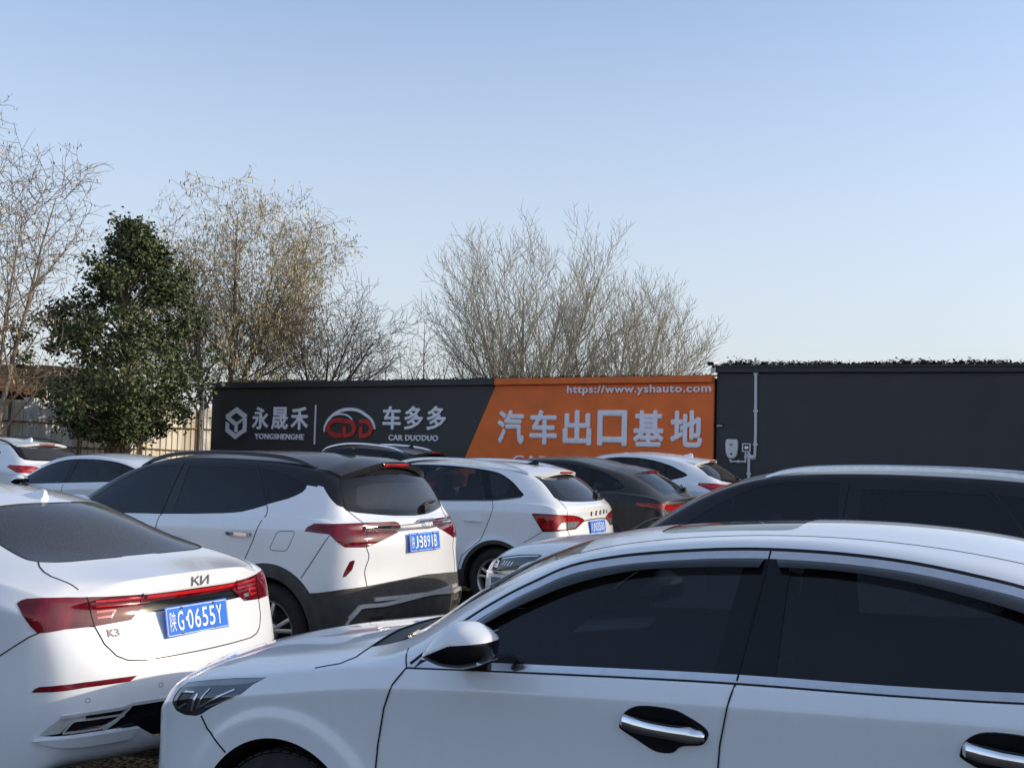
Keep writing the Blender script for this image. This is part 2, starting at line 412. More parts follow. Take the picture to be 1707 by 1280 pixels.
    # -- cutting
    def _split(s, poly, sd, cid):
        """split polygon by signed distances -> (inside >=0, outside)"""
        I, O = [], []; m = len(poly)
        for q in range(m):
            a, b = poly[q], poly[(q + 1) % m]; da, db = sd(a), sd(b)
            if da >= -1e-9: I.append(a)
            if da <= 1e-9: O.append(a)
            if (da > 1e-9 and db < -1e-9) or (da < -1e-9 and db > 1e-9):
                key = (min(a, b), max(a, b), cid)
                if key not in s.cache:
                    u, v = key[0], key[1]; du, dv = sd(u), sd(v); t = du / (du - dv)
                    s.V.append(tuple(p + (r - p) * t for p, r in zip(s.V[u], s.V[v])))
                    nn = [p + (r - p) * t for p, r in zip(s.N[u], s.N[v])]; L = math.sqrt(sum(k * k for k in nn)) or 1
                    s.N.append(tuple(k / L for k in nn))
                    s.P2.append(tuple(p + (r - p) * t for p, r in zip(s.P2[u], s.P2[v])))
                    s.cache[key] = len(s.V) - 1
                I.append(s.cache[key]); O.append(s.cache[key])
        return I, O

    def cut(s, proj, outline, src=None, face=0.08, box=None):
        """take the part of src (default: the body) that lies inside the outline seen along proj"""
        own = src is None; polys = s.body if own else src
        pf, dr = PROJ[proj]; Va = np.array(s.V); Na = np.array(s.N)
        P2 = pf(Va); s.P2 = [tuple(p) for p in P2]; fac = Na @ np.array(dr)
        o = np.array(outline); lo, hi = o.min(0) - 1e-6, o.max(0) + 1e-6
        code = (P2[:, 0] < lo[0]) * 1 + (P2[:, 0] > hi[0]) * 2 + (P2[:, 1] < lo[1]) * 4 + (P2[:, 1] > hi[1]) * 8
        tris = tessellate_polygon([[Vector((a, b, 0)) for a, b in outline]])
        T = []
        for t in tris:
            p = [outline[i] for i in t]
            ar = (p[1][0] - p[0][0]) * (p[2][1] - p[0][1]) - (p[2][0] - p[0][0]) * (p[1][1] - p[0][1])
            if abs(ar) < 1e-9: continue
            if ar < 0: p = p[::-1]
            T.append((p, min(q[0] for q in p), max(q[0] for q in p), min(q[1] for q in p), max(q[1] for q in p)))
        s.cache = {}; ins, outs = [], []; s.cutid += 1; code = code.tolist(); fac = fac.tolist()
        for poly in polys:
            c = 15; f = 0
            for v in poly: c &= code[v]; f += fac[v]
            if c or f / len(poly) < face or (box and not box(np.mean([s.V[v] for v in poly], axis=0))): outs.append(poly); continue
            rest = [list(poly)]
            for ti, (p, x0, x1, y0, y1) in enumerate(T):
                nr = []
                for r in rest:
                    xs = [s.P2[v][0] for v in r]; ys = [s.P2[v][1] for v in r]
                    if max(xs) < x0 or min(xs) > x1 or max(ys) < y0 or min(ys) > y1: nr.append(r); continue
                    cur = r; frag = []
                    for e in range(3):
                        a, b = p[e], p[(e + 1) % 3]; L = math.hypot(b[0] - a[0], b[1] - a[1])
                        nx, ny = -(b[1] - a[1]) / L, (b[0] - a[0]) / L
                        sd = lambda v: (s.P2[v][0] - a[0]) * nx + (s.P2[v][1] - a[1]) * ny
                        cid = (round(min(a, b)[0], 6), round(min(a, b)[1], 6), round(max(a, b)[0], 6), round(max(a, b)[1], 6))
                        I, O = s._split(cur, sd, cid)
                        if len(O) >= 3 and not all(abs(sd(v)) < 1e-9 for v in O): frag.append(O)
                        cur = I
                        if len(cur) < 3: break
                    if len(cur) >= 3: ins.append(tuple(cur)); nr += frag
                    else: nr.append(r)
                rest = nr
            outs += [tuple(r) for r in rest]
        if own: s.body = outs
        else: src[:] = outs
        return ins

    def drop(s, proj, outline, **k): s.cut(proj, outline, **k)

    # -- objects
    def mesh(s, polys, side='L', off=0.0, weld=True, thick=0.0):
        ids = sorted({v for p in polys for v in p}); mp = {v: q for q, v in enumerate(ids)}
        V = [s.V[v] for v in ids]; N = [s.N[v] for v in ids]
        V = [tuple(p + off * n for p, n in zip(a, b)) for a, b in zip(V, N)]
        Fc = [tuple(mp[v] for v in p) for p in polys]
        Vr = [(a[0], -a[1], a[2]) for a in V]; Nr = [(a[0], -a[1], a[2]) for a in N]
        if side == 'L': return V, N, Fc
        if side == 'R': return Vr, Nr, [f[::-1] for f in Fc]
        n = len(V); mp2 = []; V2 = list(V); N2 = list(N)
        for q in range(n):
            if abs(V[q][1]) < 2e-4: mp2.append(q); N2[q] = (N[q][0], 0, N[q][2])
            else: mp2.append(len(V2)); V2.append(Vr[q]); N2.append(Nr[q])
        return V2, N2, Fc + [tuple(mp2[v] for v in f)[::-1] for f in Fc]

    def part(s, name, polys, m, parent=None, side='LR', off=0.0):
        """side 'B' = one mesh over both halves; 'LR' = a left part and its mirrored right part"""
        res = []
        for sd in (['B'] if side == 'B' else list(side)):
            V, N, Fc = s.mesh(polys, sd, off)
            p = parent[0 if sd == 'L' else 1] if isinstance(parent, (list, tuple)) else (parent or s.root)
            res.append(mesh_obj(name, V, Fc, m, p, normals=N))
        return res

    # -- things lying on the surface
    def hit(s, proj, p):
        o, d = UNPROJ[proj](p); h = s.bvh.ray_cast(Vector(o), Vector(d))
        return (h[0], h[1]) if h[0] is not None else None

    def strip(s, mb, proj, line, width, lift, sides='LR', taper=False, step=0.02):
        """a band of the given width and height laid along a line on the shell"""
        L = [np.array(p, float) for p in line]; pts = []
        for a, b in zip(L, L[1:]):
            k = max(1, int(np.linalg.norm(b - a) / step))
            pts += [a + (b - a) * t / k for t in range(k)]
        pts.append(L[-1]); H = [s.hit(proj, p) for p in pts]; H = [h for h in H if h]
        if len(H) < 2: return
        for sd in sides:
            V = []; m = -1 if sd == 'R' else 1
            for i, (p, nrm) in enumerate(H):
                t = (H[min(i + 1, len(H) - 1)][0] - H[max(i - 1, 0)][0]).normalized(); b = nrm.cross(t).normalized()
                wd = width * (1 if not taper else max(.1, math.sin(math.pi * (i + .5) / len(H)) ** .6))
                for (u, h) in ((-.5, -.004), (-.42, lift), (.42, lift), (.5, -.004)):
                    q = p + b * (u * wd) + nrm * h; V.append((q.x, q.y * m, q.z))
            n = len(H); Fc = []
            for i in range(n - 1):
                for k in range(3):
                    f = (i * 4 + k, i * 4 + k + 1, i * 4 + 5 + k, i * 4 + 4 + k); Fc.append(f if m == 1 else f[::-1])
            e = (n - 1) * 4
            Fc += [(3, 2, 1, 0), (e, e + 1, e + 2, e + 3)] if m == 1 else [(0, 1, 2, 3), (e + 3, e + 2, e + 1, e)]
            mb.add(V, Fc)

    def frame(s, proj, p, sd='L'):
        """matrix at a surface point: X along the car, Z out of the surface"""
        h = s.hit(proj, p); P, n = h
        x = Vector((1, 0, 0)); x = (x - n * x.dot(n)).normalized() if abs(n.x) < .95 else Vector((0, 1, 0))
        y = n.cross(x); m = Matrix((x, y, n)).transposed().to_4x4(); m.translation = P
        return m
# ------------------------------------------------------------------ car shapes
# rows: x behind the nose, half width, sill z, belt z, belt inset, roof-rail half width, roof-rail z, centre z, centre shift
SPEC = {}
SPEC['compact_sedan'] = dict(W=.865, L=4.42, st=[
    [.11, .69, .24, .725, .05, .56, .77, .795], [.30, .805, .20, .805, .05, .60, .845, .88], [.62, .845, .19, .86, .045, .62, .90, .935],
    [.95, .86, .19, .918, .045, .64, .955, .99], [1.20, .865, .19, .955, .05, .68, .99, 1.03, -.12], [1.45, .865, .19, .978, .05, .668, 1.128, 1.18, -.16],
    [1.75, .865, .19, .998, .05, .625, 1.288, 1.345, -.13], [2.05, .865, .19, 1.015, .05, .59, 1.368, 1.425, -.06], [2.45, .865, .19, 1.035, .05, .575, 1.408, 1.462],
    [2.85, .865, .19, 1.052, .05, .57, 1.395, 1.462], [3.20, .862, .19, 1.065, .05, .56, 1.34, 1.425], [3.52, .86, .19, 1.07, .055, .55, 1.245, 1.335, .04],
    [3.82, .855, .20, 1.06, .065, .56, 1.13, 1.19, .06], [4.06, .84, .21, 1.04, .07, .59, 1.075, 1.10], [4.22, .79, .23, 1.01, .05, .60, 1.045, 1.065],
    [4.28, .72, .26, .985, .04, .57, 1.02, 1.04]],
    nose=[.08, .055, .04, .04, .045, .05, .055, .06, .08], fb=[.12, .13, .14, .14, .14, .14, .14, .14, .14],
    tail=[-.02, .03, .05, .03, .0, 0, 0, 0, 0], rb=[.07, .08, .08, .07, .05, .05, .05, .05, .05],
    crease={4: .6, 8: .35}, cr=.072, ins=[.06, .015, .0, .006, .0, .02],
    flare=[(.83, .31, .362, .115, .013), (3.43, .31, .362, .115, .013)])
SPEC['saloon'] = dict(W=.89, L=4.75, st=[
    [.12, .68, .24, .70, .05, .56, .74, .77], [.35, .82, .20, .79, .05, .62, .83, .86], [.70, .875, .19, .86, .05, .66, .905, .93], [1.05, .89, .19, .92, .05, .68, .965, .99],
    [1.35, .89, .19, .955, .05, .70, 1.0, 1.03, -.12], [1.65, .89, .19, .985, .05, .66, 1.16, 1.21, -.12], [1.95, .89, .19, 1.01, .05, .62, 1.31, 1.365, -.08], [2.30, .89, .19, 1.03, .05, .60, 1.385, 1.435],
    [2.75, .89, .19, 1.05, .05, .59, 1.40, 1.452], [3.20, .89, .19, 1.07, .05, .58, 1.365, 1.43], [3.55, .89, .19, 1.085, .05, .575, 1.295, 1.385, .04], [3.85, .888, .20, 1.09, .055, .565, 1.21, 1.295, .08],
    [4.13, .882, .22, 1.08, .075, .57, 1.14, 1.165, .05], [4.33, .852, .24, 1.045, .075, .60, 1.09, 1.11], [4.45, .79, .25, 1.01, .05, .61, 1.055, 1.085, .06], [4.50, .715, .27, .985, .04, .58, 1.035, 1.07]],
    nose=[.04, .0, -.02, -.01, .02, .04, .05, .06, .08], fb=[.09, .10, .11, .11, .12, .13, .13, .14, .14],
    tail=[-.03, .05, .085, .07, .01, .0, 0, 0, .0], rb=[.13, .15, .165, .15, .135, .14, .145, .145, .145],
    crease={4: .5, 8: .3}, crease_x={(-1, -1, 8, 9): .8}, cr=.09, ins=[.06, .015, .0, .006, .0, .02],
    flare=[(.90, .32, .36, .11, .012), (3.60, .32, .36, .11, .012)])
SPEC['crossover'] = dict(W=.90, L=4.345, st=[
    [.14, .72, .30, .90, .04, .62, .945, .975], [.35, .84, .26, .975, .04, .68, 1.015, 1.05], [.70, .885, .25, 1.03, .045, .70, 1.065, 1.10], [1.05, .895, .25, 1.065, .05, .71, 1.10, 1.14],
    [1.35, .90, .25, 1.09, .05, .715, 1.165, 1.21, -.12], [1.65, .90, .25, 1.11, .05, .695, 1.325, 1.375, -.12], [1.95, .90, .25, 1.128, .05, .662, 1.465, 1.52, -.09], [2.25, .90, .25, 1.142, .05, .64, 1.54, 1.61, -.03],
    [2.60, .90, .25, 1.155, .05, .635, 1.567, 1.645], [3.00, .90, .25, 1.165, .05, .635, 1.567, 1.65], [3.40, .90, .25, 1.178, .05, .63, 1.55, 1.645], [3.70, .897, .25, 1.185, .055, .62, 1.515, 1.622],
    [3.90, .890, .26, 1.185, .065, .61, 1.462, 1.57, .03], [4.00, .875, .27, 1.17, .07, .65, 1.33, 1.385, .08], [4.07, .845, .28, 1.14, .06, .675, 1.205, 1.23, .09], [4.135, .755, .30, 1.10, .04, .645, 1.15, 1.165, .05]],
    nose=[.05, .02, -.01, -.01, .0, .02, .03, .05, .06], fb=[.07, .08, .09, .09, .09, .09, .10, .10, .10],
    tail=[-.02, .04, .06, .03, .02, .0, -.01, -.01, -.01], rb=[.115, .135, .145, .14, .14, .13, .125, .115, .105],
    crease={4: .45, 8: .4}, cr=.10, ins=[.07, .02, .0, .006, .0, .02],
    flare=[(.88, .345, .40, .10, .014), (3.52, .345, .40, .10, .014)])
SPEC['estate'] = dict(W=.89, L=4.39, st=[
    [.14, .72, .28, .86, .04, .62, .905, .935], [.35, .83, .25, .94, .04, .68, .98, 1.015], [.70, .875, .24, 1.0, .045, .70, 1.035, 1.07], [1.05, .888, .24, 1.045, .05, .71, 1.08, 1.12],
    [1.38, .89, .24, 1.075, .05, .71, 1.15, 1.20, -.12], [1.68, .89, .24, 1.10, .05, .69, 1.315, 1.365, -.12], [1.98, .89, .24, 1.12, .05, .655, 1.455, 1.505, -.08], [2.28, .89, .24, 1.135, .05, .64, 1.52, 1.57, -.02],
    [2.62, .89, .24, 1.148, .05, .635, 1.54, 1.592], [3.00, .89, .24, 1.158, .05, .63, 1.53, 1.588], [3.36, .89, .24, 1.168, .05, .625, 1.505, 1.568], [3.66, .888, .24, 1.172, .06, .62, 1.462, 1.535],
    [3.88, .882, .25, 1.165, .07, .62, 1.38, 1.43, .04], [4.04, .868, .26, 1.15, .07, .65, 1.255, 1.30, .08], [4.15, .835, .28, 1.11, .05, .665, 1.165, 1.185, .08], [4.20, .76, .30, 1.07, .04, .64, 1.125, 1.14, .05]],
    nose=[.05, .02, -.01, -.01, .0, .02, .03, .05, .06], fb=[.07, .08, .09, .09, .09, .09, .10, .10, .10],
    tail=[-.02, .03, .05, .03, .0, 0, 0, 0, 0], rb=[.10, .12, .13, .12, .11, .11, .11, .11, .10],
    crease={4: .6, 8: .4}, cr=.115, ins=[.07, .02, .0, .006, .0, .02],
    flare=[(.88, .335, .37, .10, .016), (3.51, .335, .37, .10, .016)])

def restyle(base, L=None, H=None, Wd=None, rear=None, W=None):
    """a related shell: other length, height or tail rows"""
    sp = {k: (list(v) if isinstance(v, list) else v) for k, v in SPEC[base].items()}
    st = [list(r) for r in sp['st']]
    fx = (L or sp['L']) / sp['L']; fz = H or 1.0; fw = (W or sp['W']) / sp['W']
    for r in st:
        r[0] *= fx
        for k in (2, 3, 6, 7): r[k] *= fz
        for k in (1, 5): r[k] *= fw
    if rear:
        n = len(rear); st[-n:] = [list(r) for r in rear]
    sp['st'] = st; sp['L'] = L or sp['L']; sp['W'] = W or sp['W']
    sp['flare'] = [(a * fx, b, c, d, e) for (a, b, c, d, e) in sp['flare']]
    return sp
SPEC['wide_suv'] = dict(SPEC['crossover'], L=4.45, st=[
    [.12, .72, .30, .93, .04, .62, .975, 1.0], [.33, .84, .26, 1.005, .04, .68, 1.045, 1.078], [.68, .885, .25, 1.05, .045, .70, 1.085, 1.118], [1.0, .895, .25, 1.075, .05, .71, 1.11, 1.148],
    [1.22, .90, .25, 1.09, .05, .715, 1.165, 1.205, -.12], [1.55, .90, .25, 1.11, .05, .69, 1.365, 1.41, -.12], [1.88, .90, .25, 1.13, .05, .655, 1.51, 1.56, -.08], [2.20, .90, .25, 1.145, .05, .635, 1.572, 1.62, -.03],
    [2.60, .90, .25, 1.158, .05, .63, 1.592, 1.645], [3.00, .90, .25, 1.168, .05, .63, 1.592, 1.65], [3.45, .90, .25, 1.18, .05, .625, 1.575, 1.638], [3.80, .897, .25, 1.185, .055, .615, 1.535, 1.605],
    [4.00, .892, .26, 1.185, .065, .605, 1.48, 1.55, .02], [4.12, .88, .27, 1.17, .07, .65, 1.33, 1.38, .05], [4.21, .855, .28, 1.14, .06, .68, 1.20, 1.225, .05], [4.29, .79, .30, 1.10, .04, .67, 1.15, 1.165, .03]],
    flare=[(.88, .345, .40, .10, .014), (3.60, .345, .40, .10, .014)])
# ------------------------------------------------------------------ car fittings
def text_mesh(body, size=1.0, bold=0.0, sx=1.0, depth=0.0, align='CENTER', spacing=1.0, shear=0.0):
    cu = bpy.data.curves.new("lettering", 'FONT'); cu.body = body; cu.size = size; cu.offset = bold; cu.extrude = depth
    cu.align_x = align; cu.align_y = 'CENTER'; cu.space_character = spacing; cu.shear = shear; cu.resolution_u = 3
    o = bpy.data.objects.new("lettering", cu); COL.objects.link(o)
    me = bpy.data.meshes.new_from_object(o.evaluated_get(bpy.context.evaluated_depsgraph_get()))
    V = [(v.co.x * sx, v.co.y, v.co.z) for v in me.vertices]; Fc = [tuple(p.vertices) for p in me.polygons]
    bpy.data.objects.remove(o); bpy.data.curves.remove(cu); bpy.data.meshes.remove(me)
    return V, Fc

def circ(x, z, r, n=40, a0=0, a1=360):
    return [(x + r * math.cos(R(a0 + (a1 - a0) * k / n)), z + r * math.sin(R(a0 + (a1 - a0) * k / n))) for k in range(n + (0 if a1 - a0 == 360 else 1))]

WHEELS = {}
def wheel_meshes(rad, rim, wid, style):
    key = (rad, rim, wid, style)
    if key in WHEELS: return WHEELS[key]
    h = wid / 2; t = MB()       # outer face towards -Y
    t.lathe([(rim - .012, -h * .55), (rim + .004, -h * .86), (rim + .03, -h), (rad - .05, -h * 1.0), (rad - .022, -h * .88), (rad - .006, -h * .72), (rad, -h * .4),
             (rad, h * .4), (rad - .006, h * .72), (rad - .022, h * .88), (rad - .05, h), (rim + .02, h), (rim - .01, h * .6)], 48)
    for k in range(48):                                   # tread blocks
        a = k * 2 * math.pi / 48
        for yy in (-h * .58, -h * .02, h * .5):
            t.box((rad * math.cos(a) * 1.002, yy, rad * math.sin(a) * 1.002), (.006, h * .38, .030), rot=(0, -a, 0))
    b = MB(); b.lathe([(rim - .004, -h * .5), (rim - .03, -h * .2), (rim - .035, h * .7)], 40); b.lathe([(.16, h * .05), (.16, h * .12), (.0, h * .12)], 32); b.lathe([(.0, h * .0), (.145, h * .0), (.15, h * .05)], 32)
    r = MB(); r.lathe([(rim - .018, -h * .5), (rim - .012, -h * .78), (rim + .006, -h * .9), (rim + .008, -h * .8), (rim - .006, -h * .6)], 48)
    n = 5
    for k in range(n):
        a = 2 * math.pi * k / n + .3
        for da in ((-.20, .20) if style == 'twin' else (-.13, .13)):
            c, s_ = math.cos(a), math.sin(a)
            p0 = Vector((.045 * math.cos(a + da * .4), -h * .62, .045 * math.sin(a + da * .4)))
            p1 = Vector(((rim - .01) * math.cos(a + da), -h * .72, (rim - .01) * math.sin(a + da)))
            mid = (p0 + p1) / 2; L = (p1 - p0).length; an = math.atan2(p1.z - p0.z, p1.x - p0.x)
            r.box(mid, (L, .022, .030 if style == 'twin' else .036), rot=(0, -an, 0), bev=.006)
    r.lathe([(.0, -h * .78), (.045, -h * .76), (.07, -h * .62), (.07, -h * .3)], 24)
    ob = [q.build(nm, m_) for q, nm, m_ in ((t, 'tyre', M['rubber']), (b, 'wheel', M['alloy_dark']), (r, 'rim', M['alloy']))]
    for o_ in ob:
        o_.data.polygons.foreach_set('use_smooth', [len(p.vertices) == 4 for p in o_.data.polygons])
    res = tuple(o_.data for o_ in ob)
    for o_ in ob: bpy.data.objects.remove(o_)
    for me in res: me.set_sharp_from_angle(angle=R(35))
    WHEELS[key] = res; return res

def add_wheels(B, xs, rad, rim, wid=.205, style='twin', zc=None, arch=None, inset=.02):
    root = B.root; W = B.sp['W']; zc = zc or rad; arch = arch or rad + .05
    T, Bm, Rm = wheel_meshes(rad, rim, wid, style)
    for x in xs:
        out = circ(x, zc, arch, 44, 0, 180); out = [(x + arch, -.1)] + out + [(x - arch, -.1)]
        B.cut('side', out); B.cut('side', out, face=-1.0, box=lambda c: c[2] < .5 and c[1] < -.35)
        for sd in (-1, 1):
            o = bpy.data.objects.new('wheel', Bm); link(o, root); o.location = (x, sd * (W - wid / 2 - inset), rad)
            if sd > 0: o.rotation_euler = (0, 0, math.pi)
            for nm, me in (('tyre', T), ('rim', Rm)): link(bpy.data.objects.new(nm, me), o)
            lin = MB(); y0, y1 = sd * (W - .03), sd * .40; arc = circ(x, zc, arch - .002, 28, -20, 200)
            V = []; n = len(arc)
            for (a, b_) in arc:
                h = B.hit('side', (a, b_)); yy = -(abs(h[0].y) - .002) if h and abs(h[0].y) > .5 else -(W - .03)
                V += [(a, -sd * yy, b_), (a, sd * (abs(yy) - .05), b_), (a, y1, b_)]
            Fc = [(3 * i + q, 3 * i + 3 + q, 3 * i + 4 + q, 3 * i + 1 + q) for i in range(n - 1) for q in (0, 1)]
            lin.add(V, Fc); lin.add([(a, y1, b_) for a, b_ in arc], [tuple(range(n))])
            lin.build('wheel_arch_liner', M['well'], root)

def plate(B, p, text, w_=.44, h_=.14, tilt=0.0, bold=.012, sx=.62):
    root = B.root
    o = bpy.data.objects.new('licence_plate', None); bpy.data.objects.remove(o)
    mb = MB(); mb.box((0, 0, 0), (.006, w_, h_), bev=.003); pl = mb.build('licence_plate', M['plate_blue'], root)
    pl.location = p; pl.rotation_euler = (0, tilt, 0)
    e = MB(); q = rnd([(-w_ / 2 + .006, -h_ / 2 + .006), (w_ / 2 - .006, -h_ / 2 + .006), (w_ / 2 - .006, h_ / 2 - .006), (-w_ / 2 + .006, h_ / 2 - .006)], .008)
    q2 = offset_poly(q, .0028); n = len(q)
    e.add([(.0042, a, b) for a, b in q] + [(.0042, a, b) for a, b in q2], [(i, (i + 1) % n, n + (i + 1) % n, n + i) for i in range(n)])
    wds = text
    x = -w_ / 2 + .045
    adv = (w_ - .062) / 7.25
    for k, ch in enumerate(wds):
        if ch == '·': V, Fc = text_mesh('.', .09, .006); V = [(.0045, x - .006 + a, b + .028) for a, b, c in V]; x += adv * .28
        else:
            V, Fc = text_mesh(ch, .112 if ch < '\u3000' else .095, .0006 if ch < '\u3000' else .0)
            xs = [v[0] for v in V]; ys = [v[1] for v in V]; wid = max(xs) - min(xs); hh = max(ys) - min(ys); cx = (max(xs) + min(xs)) / 2; cy = (max(ys) + min(ys)) / 2
            fw = min(.040, adv * .78) / wid if ch not in '1I' else min(1, .014 / wid); fh = .092 / hh
            V = [(.0045, x + (a - cx) * fw, (b - cy) * fh) for a, b, c in V]; x += adv
        e.add(V, Fc)
    e.build('plate_lettering', M['plate_white'], pl)
    ring = [(math.cos(k * math.pi / 4), math.sin(k * math.pi / 4)) for k in range(8)]
    for a in (-w_ * .26, w_ * .26):
        for b in (-h_ * .41, h_ * .41):
            V = [(.0035, a + .008 * c, b + .008 * d) for c, d in ring] + [(.010, a + .005 * c, b + .005 * d) for c, d in ring]
            mesh_obj('plate_screw', V, [(k, (k + 1) % 8, 8 + (k + 1) % 8, 8 + k) for k in range(8)] + [tuple(8 + k for k in range(8))], M['chrome'], pl)
    return pl

def badge(B, text, proj, p, size, m, name='badge', sx=1.0, bold=.004, spacing=1.0, parent=None, kia=False):
    """raised metal letters on the shell; rear projection"""
    if kia:   # joined slanted three-letter emblem
        t = .13; S = [((0, 0), (0, 1)), ((.02, .42), (.55, 1)), ((.22, .55), (.62, 0)), ((.80, 0), (.80, 1)), ((.83, .06), (1.44, .94)), ((1.47, 1), (1.47, 0))]
        V, Fc = [], []
        for a, b in S:
            d = Vector((b[0] - a[0], b[1] - a[1])); nn = Vector((-d.y, d.x)).normalized() * t / 2; n0 = len(V)
            V += [(a[0] + nn.x, a[1] + nn.y, 0), (b[0] + nn.x, b[1] + nn.y, 0), (b[0] - nn.x, b[1] - nn.y, 0), (a[0] - nn.x, a[1] - nn.y, 0)]; Fc.append((n0, n0 + 1, n0 + 2, n0 + 3))
        V = [((a - .75) * size, (b - .5) * size * .56, 0) for a, b, c in V]
    else:
        V, Fc = text_mesh(text, size, bold, sx, spacing=spacing)
    P = []; Nn = []
    for a, b, c in V:
        h = B.hit(proj, (p[0] + a, p[1] + b))
        P.append(h[0] + h[1] * .004 if h else Vector((p[2] if len(p) > 2 else 0, p[0] + a, p[1] + b)))
    n = len(P); P2 = [q - Vector((.004, 0, 0)) for q in P]
    ed = {}
    for f in Fc:
        for i in range(len(f)):
            k = (f[i], f[(i + 1) % len(f)]); ed[k] = 1
    side = [(b, a, n + a, n + b) for (a, b) in ed if (b, a) not in ed]
    return mesh_obj(name, P + P2, list(Fc) + side, m, parent or B.root)

MIRROR_PROFILE = [(-.118, -.048), (-.10, -.015), (-.062, .028), (-.02, .058), (.03, .066), (.075, .050), (.112, .024), (.116, -.012), (.100, -.048), (.03, -.074), (-.05, -.076), (-.10, -.062)]
def mirror(B, x, z, y0, cap, scale=1.0, base=M['gloss_black']):
    """door mirror: rounded housing with a painted cap, black underside, glass and foot"""
    for sd in (-1, 1):
        secs = [(.0, .55), (.03, .86), (.08, 1.0), (.14, 1.0), (.185, .86), (.207, .55), (.214, .20), (.215, .02)]
        pr = spl(MIRROR_PROFILE, 8, closed=True); n = len(pr); V = []
        for (yy, sc) in secs:
            for (a, b) in pr: V.append((x + a * sc * scale + .02 * (yy / .2) , sd * (y0 + yy * scale), z + b * sc * scale + .006 * yy / .2))
        Fc = [(i * n + k, i * n + (k + 1) % n, (i + 1) * n + (k + 1) % n, (i + 1) * n + k) for i in range(len(secs) - 1) for k in range(n)]
        Fc += [tuple(range(n)), tuple((len(secs) - 1) * n + k for k in range(n))]
        up, lo = [], []
        for f in Fc:
            a = sum(pr[i % n][0] for i in f) / len(f); b = sum(pr[i % n][1] for i in f) / len(f)
            (up if b > -.054 + (a + .118) * .30 else lo).append(f)
        o = mesh_obj('wing_mirror', V, lo, base, B.root, True); o2 = mesh_obj('mirror_cap', V, up, cap, o, True)
        for q in (o, o2):
            bm = bmesh.new(); bm.from_mesh(q.data); bmesh.ops.delete(bm, geom=[v for v in bm.verts if not v.link_faces], context='VERTS'); bmesh.ops.recalc_face_normals(bm, faces=bm.faces); bm.to_mesh(q.data); bm.free()
        f = MB(); f.box((x - .03 * scale, sd * (y0 - .01), z - .072 * scale), (.09 * scale, .10, .035 * scale), rot=(0, 0, sd * .2), bev=.012)
        f.build('mirror_foot', M['black'], o, flat_angle=40)
        g = MB(); g.box((x + .100 * scale, sd * (y0 + .105 * scale), z - .005 * scale), (.004, .15 * scale, .09 * scale), bev=.0015); g.build('mirror_glass', M['chrome'], o)

def handle(B, p, L=.20, m=None, parent=None, h=.024, cup=True):
    for i, sd in enumerate((1, -1)):
        F0 = B.frame('side', p); mb = MB()
        prof = [(-L / 2, 0), (-L / 2 + .012, .022), (-L * .3, .034), (L * .3, .034), (L / 2 - .012, .024), (L / 2, 0)]
        V = []
        for (a, q) in prof:
            for (b, e) in ((-h / 2, -.004), (-h / 2 * .8, .006), (h / 2 * .7, .008), (h / 2, -.004)):
                V.append(F0 @ Vector((a, b * (1 if abs(a) < L * .45 else .6), q + e - .006)))
        n = 4; Fc = [(i_ * n + k, i_ * n + (k + 1) % n, (i_ + 1) * n + (k + 1) % n, (i_ + 1) * n + k) for i_ in range(len(prof) - 1) for k in range(n)]
        Fc += [(3, 2, 1, 0), tuple((len(prof) - 1) * n + k for k in range(n))]
        V = [(v.x, v.y * sd, v.z) for v in V]; mb.add(V, Fc if sd == 1 else [f[::-1] for f in Fc])
        par = parent[i] if parent else B.root
        o = mb.build('door_handle', m or M['white'], par, smooth=False, flat_angle=50)

def gaps(B, lines, width=.006, lift=.0022, name='panel_gap', m=None, sides='LR', parent=None):
    for (pr, ln) in lines:
        for sd in sides:
            mb = MB(); B.strip(mb, pr, ln, width, lift, sd)
            if mb.V: mb.build(name, m or M['gap'], parent or B.root)

def interior(B, x0, x1, z=.0, wheel=True, cols=None):
    """dashboard, two front seats, rear bench and steering wheel"""
    r = B.root; fl = MB(); fl.box(((x0 + x1) / 2, 0, .36), (x1 - x0 + .6, 1.4, .05)); fl.build('cabin_floor', M['seat'], r)
    d = MB(); d.box((x0 + .05, 0, .80 + z), (.42, 1.36, .26), bev=.06); d.build('dashboard', M['seat'], r, flat_angle=40)
    for sd in (-.37, .37):
        s_ = MB(); X = x0 + .95
        s_.box((X - .1, sd, .56 + z), (.50, .50, .16), bev=.05); s_.box((X + .24, sd, .86 + z), (.14, .48, .60), rot=(0, .22, 0), bev=.05)
        s_.box((X + .33, sd, 1.22 + z), (.09, .26, .17), rot=(0, .15, 0), bev=.03); s_.build('front_seat', M['seat'], r, flat_angle=40)
    b = MB(); X = x0 + 1.85
    b.box((X - .1, 0, .58 + z), (.48, 1.25, .16), bev=.05); b.box((X + .22, 0, .86 + z), (.14, 1.25, .52), rot=(0, .3, 0), bev=.05)
    for sd in (-.37, .37): b.box((X + .33, sd, 1.16 + z), (.09, .24, .14), rot=(0, .2, 0), bev=.03)
    b.build('rear_seat', M['seat'], r, flat_angle=40)
    st = MB(); st.tube([(x0 + .42 + .17 * math.cos(a) * .45, -.37 + .18 * math.sin(a), .90 + z + .18 * math.cos(a) * .9) for a in [k * 2 * math.pi / 20 for k in range(21)]], .015, 6, False)
    st.tube([(x0 + .42, -.55, .90 + z), (x0 + .42, -.19, .90 + z)], .02, 6); st.tube([(x0 + .42, -.37, .90 + z), (x0 + .25, -.37, .82 + z)], .03, 6)
    st.build('steering_wheel', M['seat'], r)

